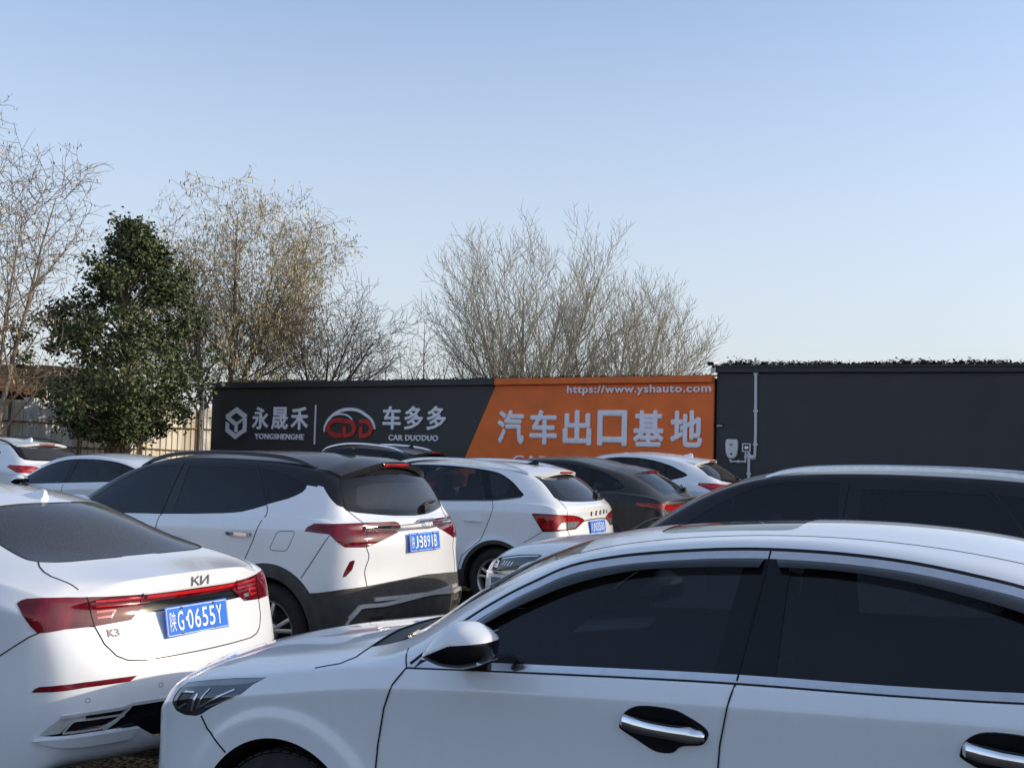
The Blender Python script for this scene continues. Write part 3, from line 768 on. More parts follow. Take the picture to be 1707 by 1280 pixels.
def side_glass(B, dlo, posts, doors, ring, ring_m, pane_m, post_m, door_poly=None):
    """cut the window opening, its trim ring, the posts and the panes; panes go to the doors by their place along x"""
    g = B.cut('side', dlo); inner = B.cut('side', offset_poly(dlo, ring), src=g) if ring else g
    if ring: B.part('window_trim', g, ring_m)
    for p in posts:
        post = B.cut('side', p, src=inner)
        if post: B.part('window_post', post, post_m)
    for (x0, x1, parents) in doors:
        pn = [q for q in inner if x0 <= sum(B.V[v][0] for v in q) / len(q) < x1]
        if pn: B.part('window', pn, pane_m, parents, off=-.003)

def lamp_strips(B, parent, items, m, name='light_strip', sides='LR'):
    """bright guides inside a lamp, one mesh per side"""
    for i, sd in enumerate(sides):
        mb = MB()
        for (pr, ln, wd) in items: B.strip(mb, pr, ln, wd, .0015, sd)
        if mb.V: mb.build(name, m, parent[i] if isinstance(parent, (list, tuple)) else parent)

def fin(B, p, m, s_=1.0):
    """shark-fin aerial on the roof"""
    h = B.hit('top', p); x, y, z = h[0]
    slope = -h[1].x / h[1].z
    pr = [(-.085, .0), (.075, .0), (.085, .02), (.078, .058), (.055, .062), (.01, .038)]; V = []
    for (a, b) in pr:
        wd = .032 * (1 - b / .075)
        for q in (-1, 1): V.append((x + a * s_, q * wd * s_ + y, z + a * s_ * slope + b * s_ - .003))
    n = len(pr); Fc = [(2 * i, 2 * ((i + 1) % n), 2 * ((i + 1) % n) + 1, 2 * i + 1) for i in range(n)]
    Fc += [tuple(2 * i for i in range(n))[::-1], tuple(2 * i + 1 for i in range(n))]
    mb = MB(); mb.add(V, Fc); return mb.build('roof_aerial', m, B.root, flat_angle=50)

def roof_rail(B, pts, m, r=.018, lift=.045, y=.56):
    """longitudinal roof rail standing on two feet, both sides"""
    for sd in (-1, 1):
        P = []
        for k, (x, up) in enumerate(pts):
            h = B.hit('top', (x, -y)); z = h[0].z if h else 1.5
            P.append((x, sd * y, z + up))
        mb = MB(); Q = spl(P, 5); n = len(Q)
        # flattened section
        V = []
        for i, q in enumerate(Q):
            e = min(1, .45 + 3 * min(i, n - 1 - i) / n)
            for (a, b) in ((-r, -r * .7), (-r * .9, r * .5), (-r * .3, r * .9), (r * .3, r * .9), (r * .9, r * .5), (r, -r * .7)): V.append((q[0], q[1] + a, q[2] + b * e))
        Fc = [(i * 6 + k, (i + 1) * 6 + k, (i + 1) * 6 + (k + 1) % 6, i * 6 + (k + 1) % 6) for i in range(n - 1) for k in range(6)] + [tuple(range(6)), tuple((n - 1) * 6 + k for k in range(6))[::-1]]
        mb.add(V, Fc); mb.build('roof_rail', m, B.root, flat_angle=50)

def wiper_rear(B, p, L=.30, side=1):
    """rear wiper: pivot block and blade lying on the glass; p = (y, z)"""
    h = B.hit('rear', p)
    if not h: return
    mb = MB(); P = h[0] + h[1] * .02; mb.box(P, (.05, .07, .05), bev=.012)
    pts = []
    for k in range(7):
        q = (p[0] + side * L * k / 6, p[1] + .02 + .03 * math.sin(k / 6 * 2.2)); g = B.hit('rear', q)
        if g: pts.append(g[0] + g[1] * (.018 if k < 6 else .012))
    if len(pts) > 1: mb.tube(pts, [.011] * (len(pts) - 1) + [.005], 6)
    mb.build('rear_wiper', M['black'], B.root)
# ------------------------------------------------------------------ the cars
def place_car(name, label, pose, cat="car", group="cars parked in the lot", z=0.0):
    x, y, t = pose
    return thing(name, label, cat, (x, y, z), -R(t), group)

def build_compact_sedan(pose):
    """white saloon in the foreground, seen along its left side"""
    W_, sp = M['white'], SPEC['compact_sedan']
    root = place_car('sedan', "nearest white sedan with black window visors and sunroof, filling the lower right of the photo", pose)
    B = Body(sp, root, 4)
    add_wheels(B, (.83, 3.43), .31, .215, .19, 'twin', zc=.31, arch=.363)
    dtop = [(1.31, .966), (1.394, 1.052), (1.461, 1.113), (1.575, 1.19), (1.692, 1.254), (1.799, 1.305), (1.939, 1.340), (2.076, 1.362), (2.276, 1.384), (2.451, 1.394), (2.662, 1.393), (2.871, 1.378), (3.07, 1.347), (3.20, 1.318), (3.36, 1.262), (3.52, 1.185)]
    dbot = [(1.307, .957), (1.534, .972), (2.024, 1.002), (2.405, 1.022), (2.834, 1.036), (3.167, 1.052), (3.42, 1.072)]
    dlo = spl(dtop, 4) + [(3.60, 1.135), (3.56, 1.098)] + spl(dbot, 3)[::-1]
    # wind-screen, cowl, bonnet, sunroof
    cowl = B.cut('top', [(.93, .1), (.96, -.30), (1.025, -.602), (1.112, -.556), (1.06, -.30), (1.02, .1)])
    B.part('cowl', cowl, M['black'], side='B', off=-.004)
    ws = B.cut('top', [(1.02, .1), (1.06, -.30), (1.112, -.556), (1.30, -.535), (1.60, -.505), (1.78, -.488), (1.745, -.30), (1.72, .1)])
    B.part('windshield', ws, M['glass_wind'], side='B', off=-.003)
    rw = B.cut('top', [(3.44, .1), (3.45, -.35), (3.47, -.47), (3.70, -.50), (3.93, -.50), (3.96, -.30), (3.98, .1)]); B.part('rear_window', rw, M['glass_rear'], side='B', off=-.003)
    sr = B.cut('top', [(1.99, .1), (2.0, -.27)] + [(2.02, -.32), (2.06, -.34)] + [(2.42, -.348), (2.46, -.335), (2.475, -.29), (2.48, .1)])
    B.part('sunroof', sr, M['sunroof'], side='B', off=-.002)
    hood_line = [(.30, -.66), (.36, -.72), (.49, -.775), (.62, -.80), (.736, -.81), (.933, -.812), (1.02, -.79), (1.045, -.73), (1.025, -.602)]
    hd = B.cut('top', [(.16, .1), (.18, -.30), (.23, -.55)] + hood_line + [(.96, -.30), (.93, .1)], face=.25)
    B.part('hood', hd, W_, side='B')
    # head lamp
    hl = [(.768, .750), (.777, .778), (.81, .803), (.895, .825), (.982, .845), (1.108, .867), (1.075, .838), (1.053, .80), (1.004, .771), (.953, .738), (.912, .707), (.889, .697), (.84, .692), (.80, .70), (.78, .72)]
    lamp = B.cut('of', hl)
    top = B.cut('of', [(.75, .765), (.80, .785), (.90, .806), (1.0, .825), (1.055, .838), (1.12, .87), (.98, .86), (.85, .84), (.74, .80)], src=lamp)
    core = B.cut('of', [(.80, .765), (.868, .775), (.845, .715), (.80, .718)], src=lamp)
    L = B.part('headlight', lamp, M['lens_dark'], off=-.002)
    B.part('lamp_cover', top, M['lens_clear'] if 0 else mat("grey_lamp_cover", (.22, .24, .27), .12, coat=1.0, var=.25), L, off=-.0015)
    B.part('lamp_projector', core, M['gloss_black'], L, off=-.006)
    lamp_strips(B, L, [('of', [(.905, .732), (1.02, .812)], .007), ('of', [(.895, .722), (.91, .76), (.925, .80)], .006), ('of', [(.872, .712), (.888, .775)], .012), ('of', [(.81, .712), (.85, .735)], .008),
                       ('of', [(.82, .772), (.868, .778)], .007), ('of', [(.93, .735), (.99, .765), (1.045, .795)], .005)], M['satin'], 'light_guide')
    # bumper, doors
    bs = [(.461, .703), (.492, .661), (.548, .627), (.594, .595)]
    fbp = B.cut('side', [(-.3, -.1), (.68, -.1), (.60, .55)] + bs[::-1] + [(.40, .705), (.2, .74), (-.3, .76)]) + B.cut('front', [(-1, -.1), (.1, -.1), (.1, .725), (-.5, .725), (-1, .74)])
    gr = B.cut('front', [(-.42, .56), (.1, .52), (.1, .67), (-.40, .68)], src=fbp); lo = B.cut('front', [(-.55, .27), (.1, .27), (.1, .43), (-.50, .43)], src=fbp)
    bo = B.part('front_bumper', fbp, W_, side='B')[0]; B.part('grille', gr, M['gloss_black'], bo, side='B', off=-.01); B.part('lower_grille', lo, M['black'], bo, side='B', off=-.01)
    df = [(1.307, .957), (1.275, .906), (1.245, .825), (1.225, .705), (1.218, .60), (1.225, .45), (1.29, .27)]; db = [(2.405, 1.022), (2.391, .958), (2.371, .853), (2.364, .76), (2.364, .55), (2.34, .25)]
    fd = B.cut('side', dbot[0:3] + db + df[::-1][:-1]); dr = [(3.42, 1.072), (3.40, 1.0), (3.28, .80), (3.10, .60), (3.02, .45), (3.0, .25)]
    rd = B.cut('side', [db[0], (2.834, 1.036), (3.167, 1.052)] + dr + db[::-1][:-1])
    FD = B.part('front_door', fd, W_); RD = B.part('rear_door', rd, W_)
    side_glass(B, dlo, [[(2.374, 1.317), (2.334, 1.042), (2.33, .98), (2.516, .98), (2.516, 1.044), (2.52, 1.324), (2.515, 1.42), (2.385, 1.42)], [(1.2, .9), (1.45, .9), (1.455, 1.02), (1.475, 1.16), (1.2, 1.16)],
                        [(3.30, 1.0), (3.36, 1.0), (3.34, 1.35), (3.26, 1.35)]],
               [(1.4, 2.4, FD), (2.4, 3.32, RD), (3.32, 4, None)], .024, M['chrome'], M['glass'], M['gloss_black'])
    # window visors: smoked strips standing off the glass
    vt = [(1.482, 1.090), (1.60, 1.174), (1.70, 1.229), (1.799, 1.276), (1.939, 1.313), (2.076, 1.336), (2.276, 1.358), (2.44, 1.367)]; vb = [(1.50, 1.062), (1.62, 1.138), (1.715, 1.188), (1.824, 1.238), (1.957, 1.280), (2.09, 1.306), (2.29, 1.325), (2.431, 1.333)]
    vt2 = [(2.475, 1.368), (2.662, 1.366), (2.871, 1.351), (3.07, 1.320), (3.20, 1.290), (3.32, 1.250)]; vb2 = [(2.49, 1.337), (2.66, 1.337), (2.86, 1.318), (3.05, 1.282), (3.17, 1.252), (3.28, 1.216)]
    for a, b, D in ((vt, vb, FD), (vt2, vb2, RD)):
        A = spl(a, 5); Bb = spl(b, 5)
        for i, sd in enumerate((1, -1)):
            V = []; n = len(A)
            for k in range(n):
                t = (A[k], ((A[k][0] + Bb[k][0]) / 2, (A[k][1] + Bb[k][1]) / 2), Bb[k])
                for p, lf in zip(t, (.004, .020, .024)):
                    h = B.hit('side', p); q = h[0] + h[1] * lf; V.append((q.x, q.y * sd, q.z))
                h = B.hit('side', t[2]); q = h[0] + h[1] * .020; V.append((q.x, q.y * sd, q.z))
                h = B.hit('side', t[1]); q = h[0] + h[1] * .016; V.append((q.x, q.y * sd, q.z))
            Fc = [(5 * k + q, 5 * k + (q + 1) % 5, 5 * k + 5 + (q + 1) % 5, 5 * k + 5 + q) for k in range(n - 1) for q in range(5)] + [(0, 1, 2, 3, 4), tuple(5 * (n - 1) + q for q in (4, 3, 2, 1, 0))]
            mb = MB(); mb.add(V, Fc); mb.build('wind_deflector', M['visor'], D[i], flat_angle=40)
    # trim and gaps
    gaps(B, [('side', [(x, z + .003) for x, z in spl(dtop, 4)])], .013, .0015, 'window_seal'); gaps(B, [('side', spl(dbot, 3))], .008, .001, 'belt_seal')
    gaps(B, [('side', df), ('side', db), ('side', dr), ('side', [(2.452, 1.392), (2.446, 1.323), (2.407, 1.03)]), ('side', bs)], .0046, .0038)
    gaps(B, [('top', hood_line[-4:] ), ('top', [(.93, 0), (.96, -.30), (1.025, -.602)])], .005, sides='LR')
    gaps(B, [('side', [(1.307, .957), (1.275, 0.985), (1.25, 1.0)])], .005)
    gaps(B, [('top', [(1.777, -.492), (2.097, -.455), (2.331, -.447), (2.599, -.445), (2.855, -.44), (3.20, -.43), (3.45, -.43)])], .006, .0008, 'roof_seam')
    # handles with stick-on bowl and chrome grip
    bowl = [(-.147, .005), (-.128, .048), (-.075, .075), (.03, .076), (.085, .058), (.135, .032), (.149, .010), (.137, -.018), (.117, -.030), (.062, -.040), (.035, -.062), (.0, -.068), (-.033, -.063), (-.085, -.038), (-.138, -.012)]
    for (px, pz, D) in ((2.200, .868, FD), (3.150, .908, RD)):
        F0 = B.frame('side', (px, pz))
        for i, sd in enumerate((1, -1)):
            def loc(a, b, h_): q = F0 @ Vector((a, b, h_)); return (q.x, q.y * sd, q.z)
            o1 = spl([(a * .93, b * .93) for a, b in bowl], 4, closed=True); o2 = offset_poly(o1, .011); o3 = offset_poly(o1, .020); n = len(o1)
            V = [loc(a, b, -.002) for a, b in o1] + [loc(a, b, .005) for a, b in offset_poly(o1, .003)] + [loc(a, b, .0045) for a, b in o2] + [loc(a, b, .0032) for a, b in o3]
            Fc = [(k * n + i_, k * n + (i_ + 1) % n, (k + 1) * n + (i_ + 1) % n, (k + 1) * n + i_) for k in range(3) for i_ in range(n)] + [tuple(3 * n + i_ for i_ in range(n))]
            mb = MB(); mb.add(V, Fc); hb = mb.build('handle_bowl', M['gloss_black'], D[i], flat_angle=35)
            g = MB(); V = []
            prof = [(-.128, .018, .010, .012), (-.120, .020, .020, .019), (-.085, .016, .030, .022), (-.03, .012, .036, .020), (.03, .009, .036, .020), (.085, .006, .030, .023), (.118, .003, .020, .017), (.128, .002, .010, .010)]
            for (a, b, hgt, hw) in prof:
                for (c, e) in ((-hw, -.014), (-hw, .0), (-hw * .55, .004), (hw * .25, .004), (hw * .8, -.002), (hw, -.014)): V.append(loc(a, b + c, hgt + e))
            m_ = 6; Fc = [(k * m_ + q, k * m_ + (q + 1) % m_, (k + 1) * m_ + (q + 1) % m_, (k + 1) * m_ + q) for k in range(len(prof) - 1) for q in range(m_)] + [tuple(range(m_))[::-1], tuple((len(prof) - 1) * m_ + q for q in range(m_))]
            g.add(V, Fc); g.build('door_handle', M['chrome'], D[i], flat_angle=32)
    mirror(B, 1.572, 1.083, .865, W_, 1.0)
    pass
    interior(B, 1.15, 3.3, 0)
    fin(B, (3.25, 0), W_)
    pp = MB(); pp.box((1.62, .33, .985), (.30, .34, .004), rot=(0, -.12, .2)); pp.build('paper_on_dashboard', M['paper'], root)
    tl = B.cut('or', [(2.42, .80), (2.85, .82), (2.85, .95), (2.42, .96)]); B.part('tail_light', tl, M['red'])
    bp = MB(); B.part('body', B.body, W_, side='B')
    return B
def build_saloon(pose):
    """white saloon at the left, seen from behind"""
    W_ = M['white']; sp = SPEC['saloon']
    root = place_car('sedan', "white sedan seen from behind with full-width red tail light bar and blue plate 陕G·0655Y", pose)
    B = Body(sp, root, 4)
    add_wheels(B, (.90, 3.60), .32, .22, .2, 'twin', zc=.32, arch=.368)
    dlo = spl([(1.50, .995), (1.60, 1.09), (1.75, 1.185), (1.95, 1.275), (2.3, 1.352), (2.75, 1.368), (3.2, 1.335), (3.55, 1.262), (3.85, 1.16)], 4) + [(3.88, 1.125)] + [(3.6, 1.085), (3.2, 1.068), (2.4, 1.03), (1.9, 1.005)]
    glass = spl([(3.705, .1), (3.70, -.10), (3.645, -.30), (3.62, -.40), (3.66, -.475), (3.76, -.52), (3.95, -.553), (4.11, -.575), (4.170, -.567), (4.208, -.53), (4.242, -.436), (4.262, -.25), (4.268, -.12), (4.27, .1)], 4)
    rw = B.cut('top', glass); RW = B.part('rear_window', rw, M['glass_dusty_sky'], side='B', off=-.003)[0]
    ws = B.cut('top', [(1.05, .1), (1.09, -.35), (1.22, -.60), (1.45, -.56), (1.85, -.515), (1.80, -.3), (1.78, .1)]); B.part('windshield', ws, M['glass_wind'], side='B', off=-.003)
    hd = B.cut('top', [(.18, .1), (.2, -.35), (.32, -.66), (.6, -.78), (1.0, -.80), (1.15, -.72), (1.09, -.35), (1.05, .1)], face=.25); B.part('hood', hd, W_, side='B')
    # tail lamps
    lo = [(2.504, .981), (2.517, .993), (2.541, 1.001), (2.60, 1.005), (2.70, 1.002), (2.779, .997), (2.801, .976), (2.812, .925), (2.822, .872), (2.704, .871), (2.631, .863), (2.591, .862), (2.565, .887), (2.53, .934)]
    outer = B.cut('or', lo)
    inner = B.cut('rear', [(-.74, .999), (-.60, .998), (-.48, .994), (-.365, .991), (-.305, .988), (.1, .992), (.1, .955), (-.291, .955), (-.334, .931), (-.385, .894), (-.403, .882), (-.578, .872), (-.74, .872)])
    garn = B.cut('rear', [(-.325, .955), (.1, .955), (.1, .905), (-.375, .905)])
    TO = B.part('tail_light', outer, M['red_dark'], off=.002); TI = B.part('tail_light_bar', inner, M['red_dark'], side='B', off=.002)[0]
    B.part('bar_garnish', garn, M['gloss_black'], side='B', off=-.006)
    lamp_strips(B, TO, [('or', [(2.53, .985), (2.62, .987)], .012), ('or', [(2.555, .925), (2.60, .925)], .03), ('or', [(2.66, .975), (2.655, .90)], .03), ('or', [(2.665, .893), (2.74, .895), (2.79, .945)], .014)], M['red'], 'light_strip')
    g = MB()
    for ln, wd in (([(-.56, .976), (-.33, .974)], .011), ([(-.56, .953), (-.34, .952)], .006), ([(-.56, .930), (-.47, .932)], .012), ([(-.56, .905), (-.49, .907)], .010), ([(-.47, .932), (-.50, .900)], .010)): B.strip(g, 'rear', ln, wd, .004, 'LR')
    g.build('light_strip', M['red_bright'], TI)
    g = MB(); B.strip(g, 'rear', [(-.31, .976), (.0, .977)], .017, .004, 'LR'); g.build('light_strip', M['red_bright'], TI)
    g = MB(); B.strip(g, 'rear', [(-.47, .908), (-.41, .908)], .022, .004, 'R'); g.build('reversing_lens', M['lens_clear'], TI)
    gaps(B, [('rear', [(-.597, .998), (-.59, .975), (-.578, .872)]), ('rear', [(-.335, .995), (-.345, .94)])], .005, .005, 'lamp_split', M['gloss_black'], parent=TI)
    # boot lid, bumper
    shut_t = [(4.193, -.561), (4.243, -.598), (4.303, -.625), (4.356, -.634), (4.412, -.628), (4.462, -.618), (4.493, -.61), (4.60, -.598)]
    low = [(-.60, .874), (-.578, .871), (-.552, .795), (-.508, .741), (-.458, .716), (-.385, .706), (-.15, .708), (.1, .708)]
    lid = B.cut('top', [(4.27, .1), (4.267, -.14), (4.242, -.436), (4.210, -.52)] + shut_t + [(4.80, -.598), (4.80, .1)], face=.45)
    lid += B.cut('rear', [(.1, 1.15), (-.60, 1.15), (-.60, 1.0)] + low[1:], box=lambda c: c[0] > 4.4)
    LID = B.part('trunk_lid', lid, W_, side='B')[0]
    bsh = [(4.47, .866), (4.43, .845), (4.386, .814), (4.312, .761), (4.17, .66), (4.02, .56), (3.93, .46)]
    dif = [(2.619, .434), (2.66, .475), (2.707, .509), (2.786, .514), (2.946, .514), (2.990, .525), (3.12, .523), (3.202, .521), (3.30, .52), (3.55, .52), (3.55, .33), (3.10, .36), (3.03, .415), (2.92, .432), (2.80, .434), (2.673, .432)]
    df = B.cut('or', dif)
    ref = B.cut('or', [(2.579, .613), (2.594, .629), (2.611, .637), (2.70, .645), (2.789, .649), (3.009, .647), (2.978, .626), (2.79, .626), (2.655, .616)])
    exh = B.cut('or', rnd([(2.71, .444), (2.752, .492), (2.964, .488), (2.866, .444)], .012), src=df)
    garnish = B.cut('or', [(2.60, .43), (2.66, .49), (2.71, .522), (2.80, .53), (2.80, .494), (2.75, .494), (2.70, .444)], src=df)
    side_b = B.cut('side', bsh + [(3.93, -.1), (5.2, -.1), (5.2, .866)]); rb_ = B.cut('rear', [(-1, -.1), (.1, -.1), (.1, .72), (-.3, .735), (-.55, .88), (-.65, .866), (-1, .866)], box=lambda c: c[0] > 3.9)
    BP = B.part('rear_bumper', side_b + rb_, W_, side='B')[0]
    B.part('diffuser', df, M['gloss_black'], BP, side='B', off=-.012); B.part('reflector', ref, M['red_dark'], [BP, BP], off=.001)
    B.part('exhaust_finisher', garnish, M['silver_paint'], [BP, BP], off=.002); B.part('exhaust_opening', exh, M['gap'], [BP, BP], off=-.03)
    g = MB(); B.strip(g, 'or', [(2.705, .512), (2.786, .518), (2.946, .518), (2.990, .529), (3.202, .525), (3.42, .522)], .016, .012, 'LR'); B.strip(g, 'or', rnd([(2.71, .444), (2.752, .492), (2.964, .488), (2.866, .444)], .012) + [(2.71, .444)], .008, .006, 'LR')
    B.strip(g, 'or', [(2.872, .436), (2.92, .462), (2.985, .52)], .012, .008, 'LR')
    g.build('chrome_trim', M['silver_paint'], BP)
    for u in ((2.806, .571), (3.115, .590)):
        g = MB()
        B.strip(g, 'or', circ(u[0], u[1], .0095, 14) + [(u[0] + .0095, u[1])], .0022, .0006, 'LR', step=.01); g.build('parking_sensor', M['grey_plastic'], BP)
    # lower lip of the bumper standing a little proud
    for sd in (1, -1):
        V = []; A = spl([(2.60, .415), (2.714, .426), (2.87, .425), (3.02, .424)], 5); C_ = spl([(2.60, .411), (2.714, .388), (2.87, .380), (2.985, .38)], 5)
        for a, c in zip(A, C_):
            for p, lf in ((a, -.004), (a, .022), (c, .018), (c, -.02)):
                h = B.hit('or', p); q = h[0] + h[1] * lf; V.append((q.x, q.y * sd, q.z))
        n = len(A); Fc = [(4 * k + q, 4 * k + (q + 1) % 4, 4 * k + 4 + (q + 1) % 4, 4 * k + 4 + q) for k in range(n - 1) for q in range(4)] + [(0, 1, 2, 3), tuple(4 * (n - 1) + q for q in (3, 2, 1, 0))]
        mb = MB(); mb.add(V, Fc); mb.build('bumper_lip', W_, BP, flat_angle=40)
    gaps(B, [('top', shut_t[:-1]), ('rear', low), ('side', bsh)], .006)
    gaps(B, [('top', glass[4:-4])], .012, .0008, 'glass_seal', M['black'])
    gaps(B, [('top', [(1.85, -.50), (2.3, -.45), (2.9, -.445), (3.3, -.45), (3.62, -.47)])], .008, .0008, 'roof_seam')
    badge(B, '', 'rear', (.012, 1.026), .078, M['badge'], 'maker_badge', kia=True, parent=LID)
    badge(B, 'K3', 'rear', (-.500, .835), .045, M['badge_dark'], 'model_badge', 1.2, .0008, parent=LID)
    badge(B, '1.5L', 'rear', (.426, .855), .026, M['satin'], 'engine_badge', 1.3, .002, parent=LID) if 0 else None
    h = B.hit('rear', (-.03, .855)); plate(B, (h[0].x + .012, -.03, .855), '陕G·0655Y', tilt=-.30 + .12)
    # side
    dfl = [(1.50, .99), (1.42, .80), (1.40, .5), (1.45, .27)]; dbl = [(2.46, 1.032), (2.43, .85), (2.42, .5), (2.40, .25)]; drl = [(3.42, 1.075), (3.40, .98), (3.30, .80), (3.16, .60), (3.10, .40), (3.08, .25)]
    FD = B.part('front_door', B.cut('side', [(1.5, .99), (1.9, 1.005), (2.4, 1.03)] + dbl + dfl[::-1][:-1]), W_); RD = B.part('rear_door', B.cut('side', [dbl[0], (3.2, 1.068)] + drl + dbl[::-1][:-1]), W_)
    side_glass(B, dlo, [[(2.42, .9), (2.53, .9), (2.53, 1.5), (2.44, 1.5)], [(3.38, .9), (3.44, .9), (3.40, 1.5), (3.33, 1.5)]], [(1.4, 2.48, FD), (2.48, 3.37, RD), (3.37, 4, None)], .016, M['satin'], M['glass'], M['gloss_black'])
    gaps(B, [('side', dfl), ('side', dbl), ('side', drl)], .006)
    handle(B, (2.30, .88), .21, W_, FD); handle(B, (3.22, .92), .21, W_, RD)
    hl = B.cut('of', [(.85, .72), (.85, .80), (1.2, .86), (1.15, .80), (1.0, .72)]); B.part('headlight', hl, M['lens_dark'])
    mirror(B, 1.78, 1.08, .89, W_)
    pass
    interior(B, 1.25, 3.4)
    pp = MB(); pp.box((3.98, .14, 1.10), (.14, .34, .09), rot=(0, .15, .1), bev=.01); pp.build('tissue_box', M['paper'], root)
    fin(B, (3.58, -.03), W_, .85)
    B.part('body', B.body, W_, side='B')
    return B

def build_crossover(pose, label, front=False, spec='crossover', rails='gloss_black', plate_text='陕J·3891B', white='white'):
    """white crossover with a black floating roof"""
    W_ = M[white]; sp = SPEC[spec]; root = place_car('crossover', label, pose, 'car')
    B = Body(sp, root, 4); BK = M['black_paint']; dx = .11 if spec == 'wide_suv' else 0.0
    xr = sp['flare'][1][0]; xf = sp['flare'][0][0]; add_wheels(B, (xf, xr), .345, .225, .215, 'twin', zc=.345, arch=.40)
    # screens
    if dx:
        ws = B.cut('top', [(1.02, .1), (1.05, -.35), (1.18, -.64), (1.45, -.60), (1.84, -.56), (1.80, -.3), (1.76, .1)])
    else:
        ws = B.cut('top', [(1.13, .1), (1.17, -.35), (1.30, -.64), (1.55, -.61), (1.95, -.565), (1.90, -.3), (1.87, .1)])
    B.part('windshield', ws, M['glass_wind'], side='B', off=-.003)
    hx = 1.02 if dx else 1.13
    hd = B.cut('top', [(.17, .1), (.18, -.35), (.22, -.55), (.30, -.70), (.5, -.79), (1.0, -.825), (hx + .12, -.77), (hx + .05, -.35), (hx, .1)], face=.3)
    HD = B.part('hood', hd, W_, side='B')[0]
    for sd in (-1, 1):
        wp = MB(); pts = []
        for k in range(8):
            t = k / 7; h = B.hit('top', (hx + .10 + .03 * t, -.60 + .52 * t)) if sd < 0 else B.hit('top', (hx + .06 + .05 * t, .05 + .50 * t))
            pts.append(h[0] + h[1] * (.02 + .01 * math.sin(t * 3)))
        wp.tube(pts, .009, 6); wp.tube([pts[0] + Vector((-.03, 0, -.015)), pts[0] + Vector((0, .01, .0))], .016, 8); wp.build('wiper', M['black'], root)
    gl = [(-.60, 1.455), (-.62, 1.43), (-.69, 1.255), (-.68, 1.235), (-.60, 1.218), (-.40, 1.199), (-.25, 1.188), (.1, 1.178), (.1, 1.50), (-.35, 1.49)]
    rg = B.cut('rear', gl, box=lambda c: c[0] > 3.5)
    inner = B.cut('rear', rnd([(-.50, 1.40), (-.57, 1.275), (-.52, 1.245), (.1, 1.215), (.1, 1.43), (-.3, 1.425)], .03), src=rg)
    RG = B.part('rear_window_surround', rg, M['gloss_black'], side='B')[0]
    B.part('rear_window', inner, M['glass_rear'], RG, side='B', off=.0005)
    # black upper body: everything above the waist line and the rear fin
    bx = lambda L: [(x + (dx if x > 2 else 0) * (.7 if x < 3 else 1), z) for x, z in L]
    belt = bx([(2.251, 1.143), (2.435, 1.148), (2.75, 1.162), (3.053, 1.180), (3.16, 1.190), (3.227, 1.199), (3.33, 1.225), (3.425, 1.254), (3.599, 1.303)])
    finp = bx([(3.660, 1.330), (3.700, 1.355), (3.716, 1.380), (3.712, 1.403), (3.695, 1.418), (3.665, 1.430), (3.60, 1.448), (3.80, 1.450), (3.83, 1.415), (3.857, 1.387), (3.928, 1.325), (3.996, 1.273), (4.049, 1.248), (4.09, 1.235)])
    a0 = [(1.26, 1.075 if not dx else 1.10), (1.50, 1.098 if not dx else 1.115), (1.85, 1.122), (2.1, 1.137)]
    up = B.cut('side', a0 + belt + finp + [(4.3, 1.26), (4.3, 1.9), (1.1, 1.9), (1.1, 1.16)], face=.12, box=lambda c: c[2] > 1.06)
    roof = B.cut('top', [(1.70, .1), (1.78, -.9), (4.15, -.9), (4.15, .1)], box=lambda c: c[2] > 1.40)
    srf = B.cut('top', [(2.15, .1), (2.17, -.36), (2.22, -.40), (3.05, -.40), (3.10, -.36), (3.12, .1)], src=roof)
    B.part('sunroof', srf, M['sunroof'], side='B', off=-.001)
    # panes
    fp = bx([(1.50, 1.13), (1.62, 1.225), (1.80, 1.34), (2.02, 1.452), (2.14, 1.498), (2.25, 1.512), (2.425, 1.516), (2.455, 1.17), (2.25, 1.155)])
    if dx: fp = [(1.42, 1.135), (1.55, 1.24), (1.70, 1.345), (1.90, 1.465), (2.03, 1.515), (2.2, 1.545), (2.50, 1.55), (2.535, 1.17), (2.3, 1.155)]
    rp = bx([(2.552, 1.516), (2.90, 1.518), (3.215, 1.508), (3.32, 1.39), (3.418, 1.262), (3.32, 1.232), (3.223, 1.208), (3.13, 1.197), (3.048, 1.190), (2.568, 1.171)])
    qp = bx([(3.262, 1.510), (3.35, 1.503), (3.443, 1.493), (3.56, 1.457), (3.64, 1.432), (3.685, 1.412), (3.700, 1.388), (3.69, 1.358), (3.66, 1.338), (3.60, 1.315), (3.45, 1.270), (3.36, 1.385)])
    P1 = B.cut('side', fp, src=up); P2 = B.cut('side', rp, src=up); P3 = B.cut('side', qp, src=up)
    B.part('roof', up + roof, BK, side='B')
    # doors
    gFR = bx([(2.481, 1.54), (2.455, 1.148)]) + bx([(2.449, 1.08), (2.44, .9), (2.43, .6), (2.42, .45)]); gR = bx([(3.213, 1.535), (3.30, 1.44), (3.432, 1.256), (3.458, 1.215), (3.463, 1.185), (3.44, 1.12), (3.39, 1.0), (3.316, .854), (3.20, .72), (3.10, .60), (3.06, .45)])
    ff = [(1.34, 1.08), (1.32, .95), (1.31, .7), (1.33, .45)]
    FD = B.part('front_door', B.cut('side', a0[1:] + belt[:2] + gFR[1:] + ff[::-1][:-1] + [(1.34, 1.083)]), W_)
    RD = B.part('rear_door', B.cut('side', belt[1:8] + gR[2:] + gFR[1:][::-1][:-1]), W_)
    B.part('window', P1, M['glass'], FD, off=-.002); B.part('window', P2, M['glass'], RD, off=-.002); B.part('quarter_window', P3, M['glass'], off=-.002)
    hz = 1.039
    handle(B, (3.255 + dx, hz), .245, M['chrome'], RD, .034); handle(B, (2.31 + dx * .7, 1.02), .245, M['chrome'], FD, .034)
    gaps(B, [('side', gFR), ('side', gR), ('side', ff)], .006)
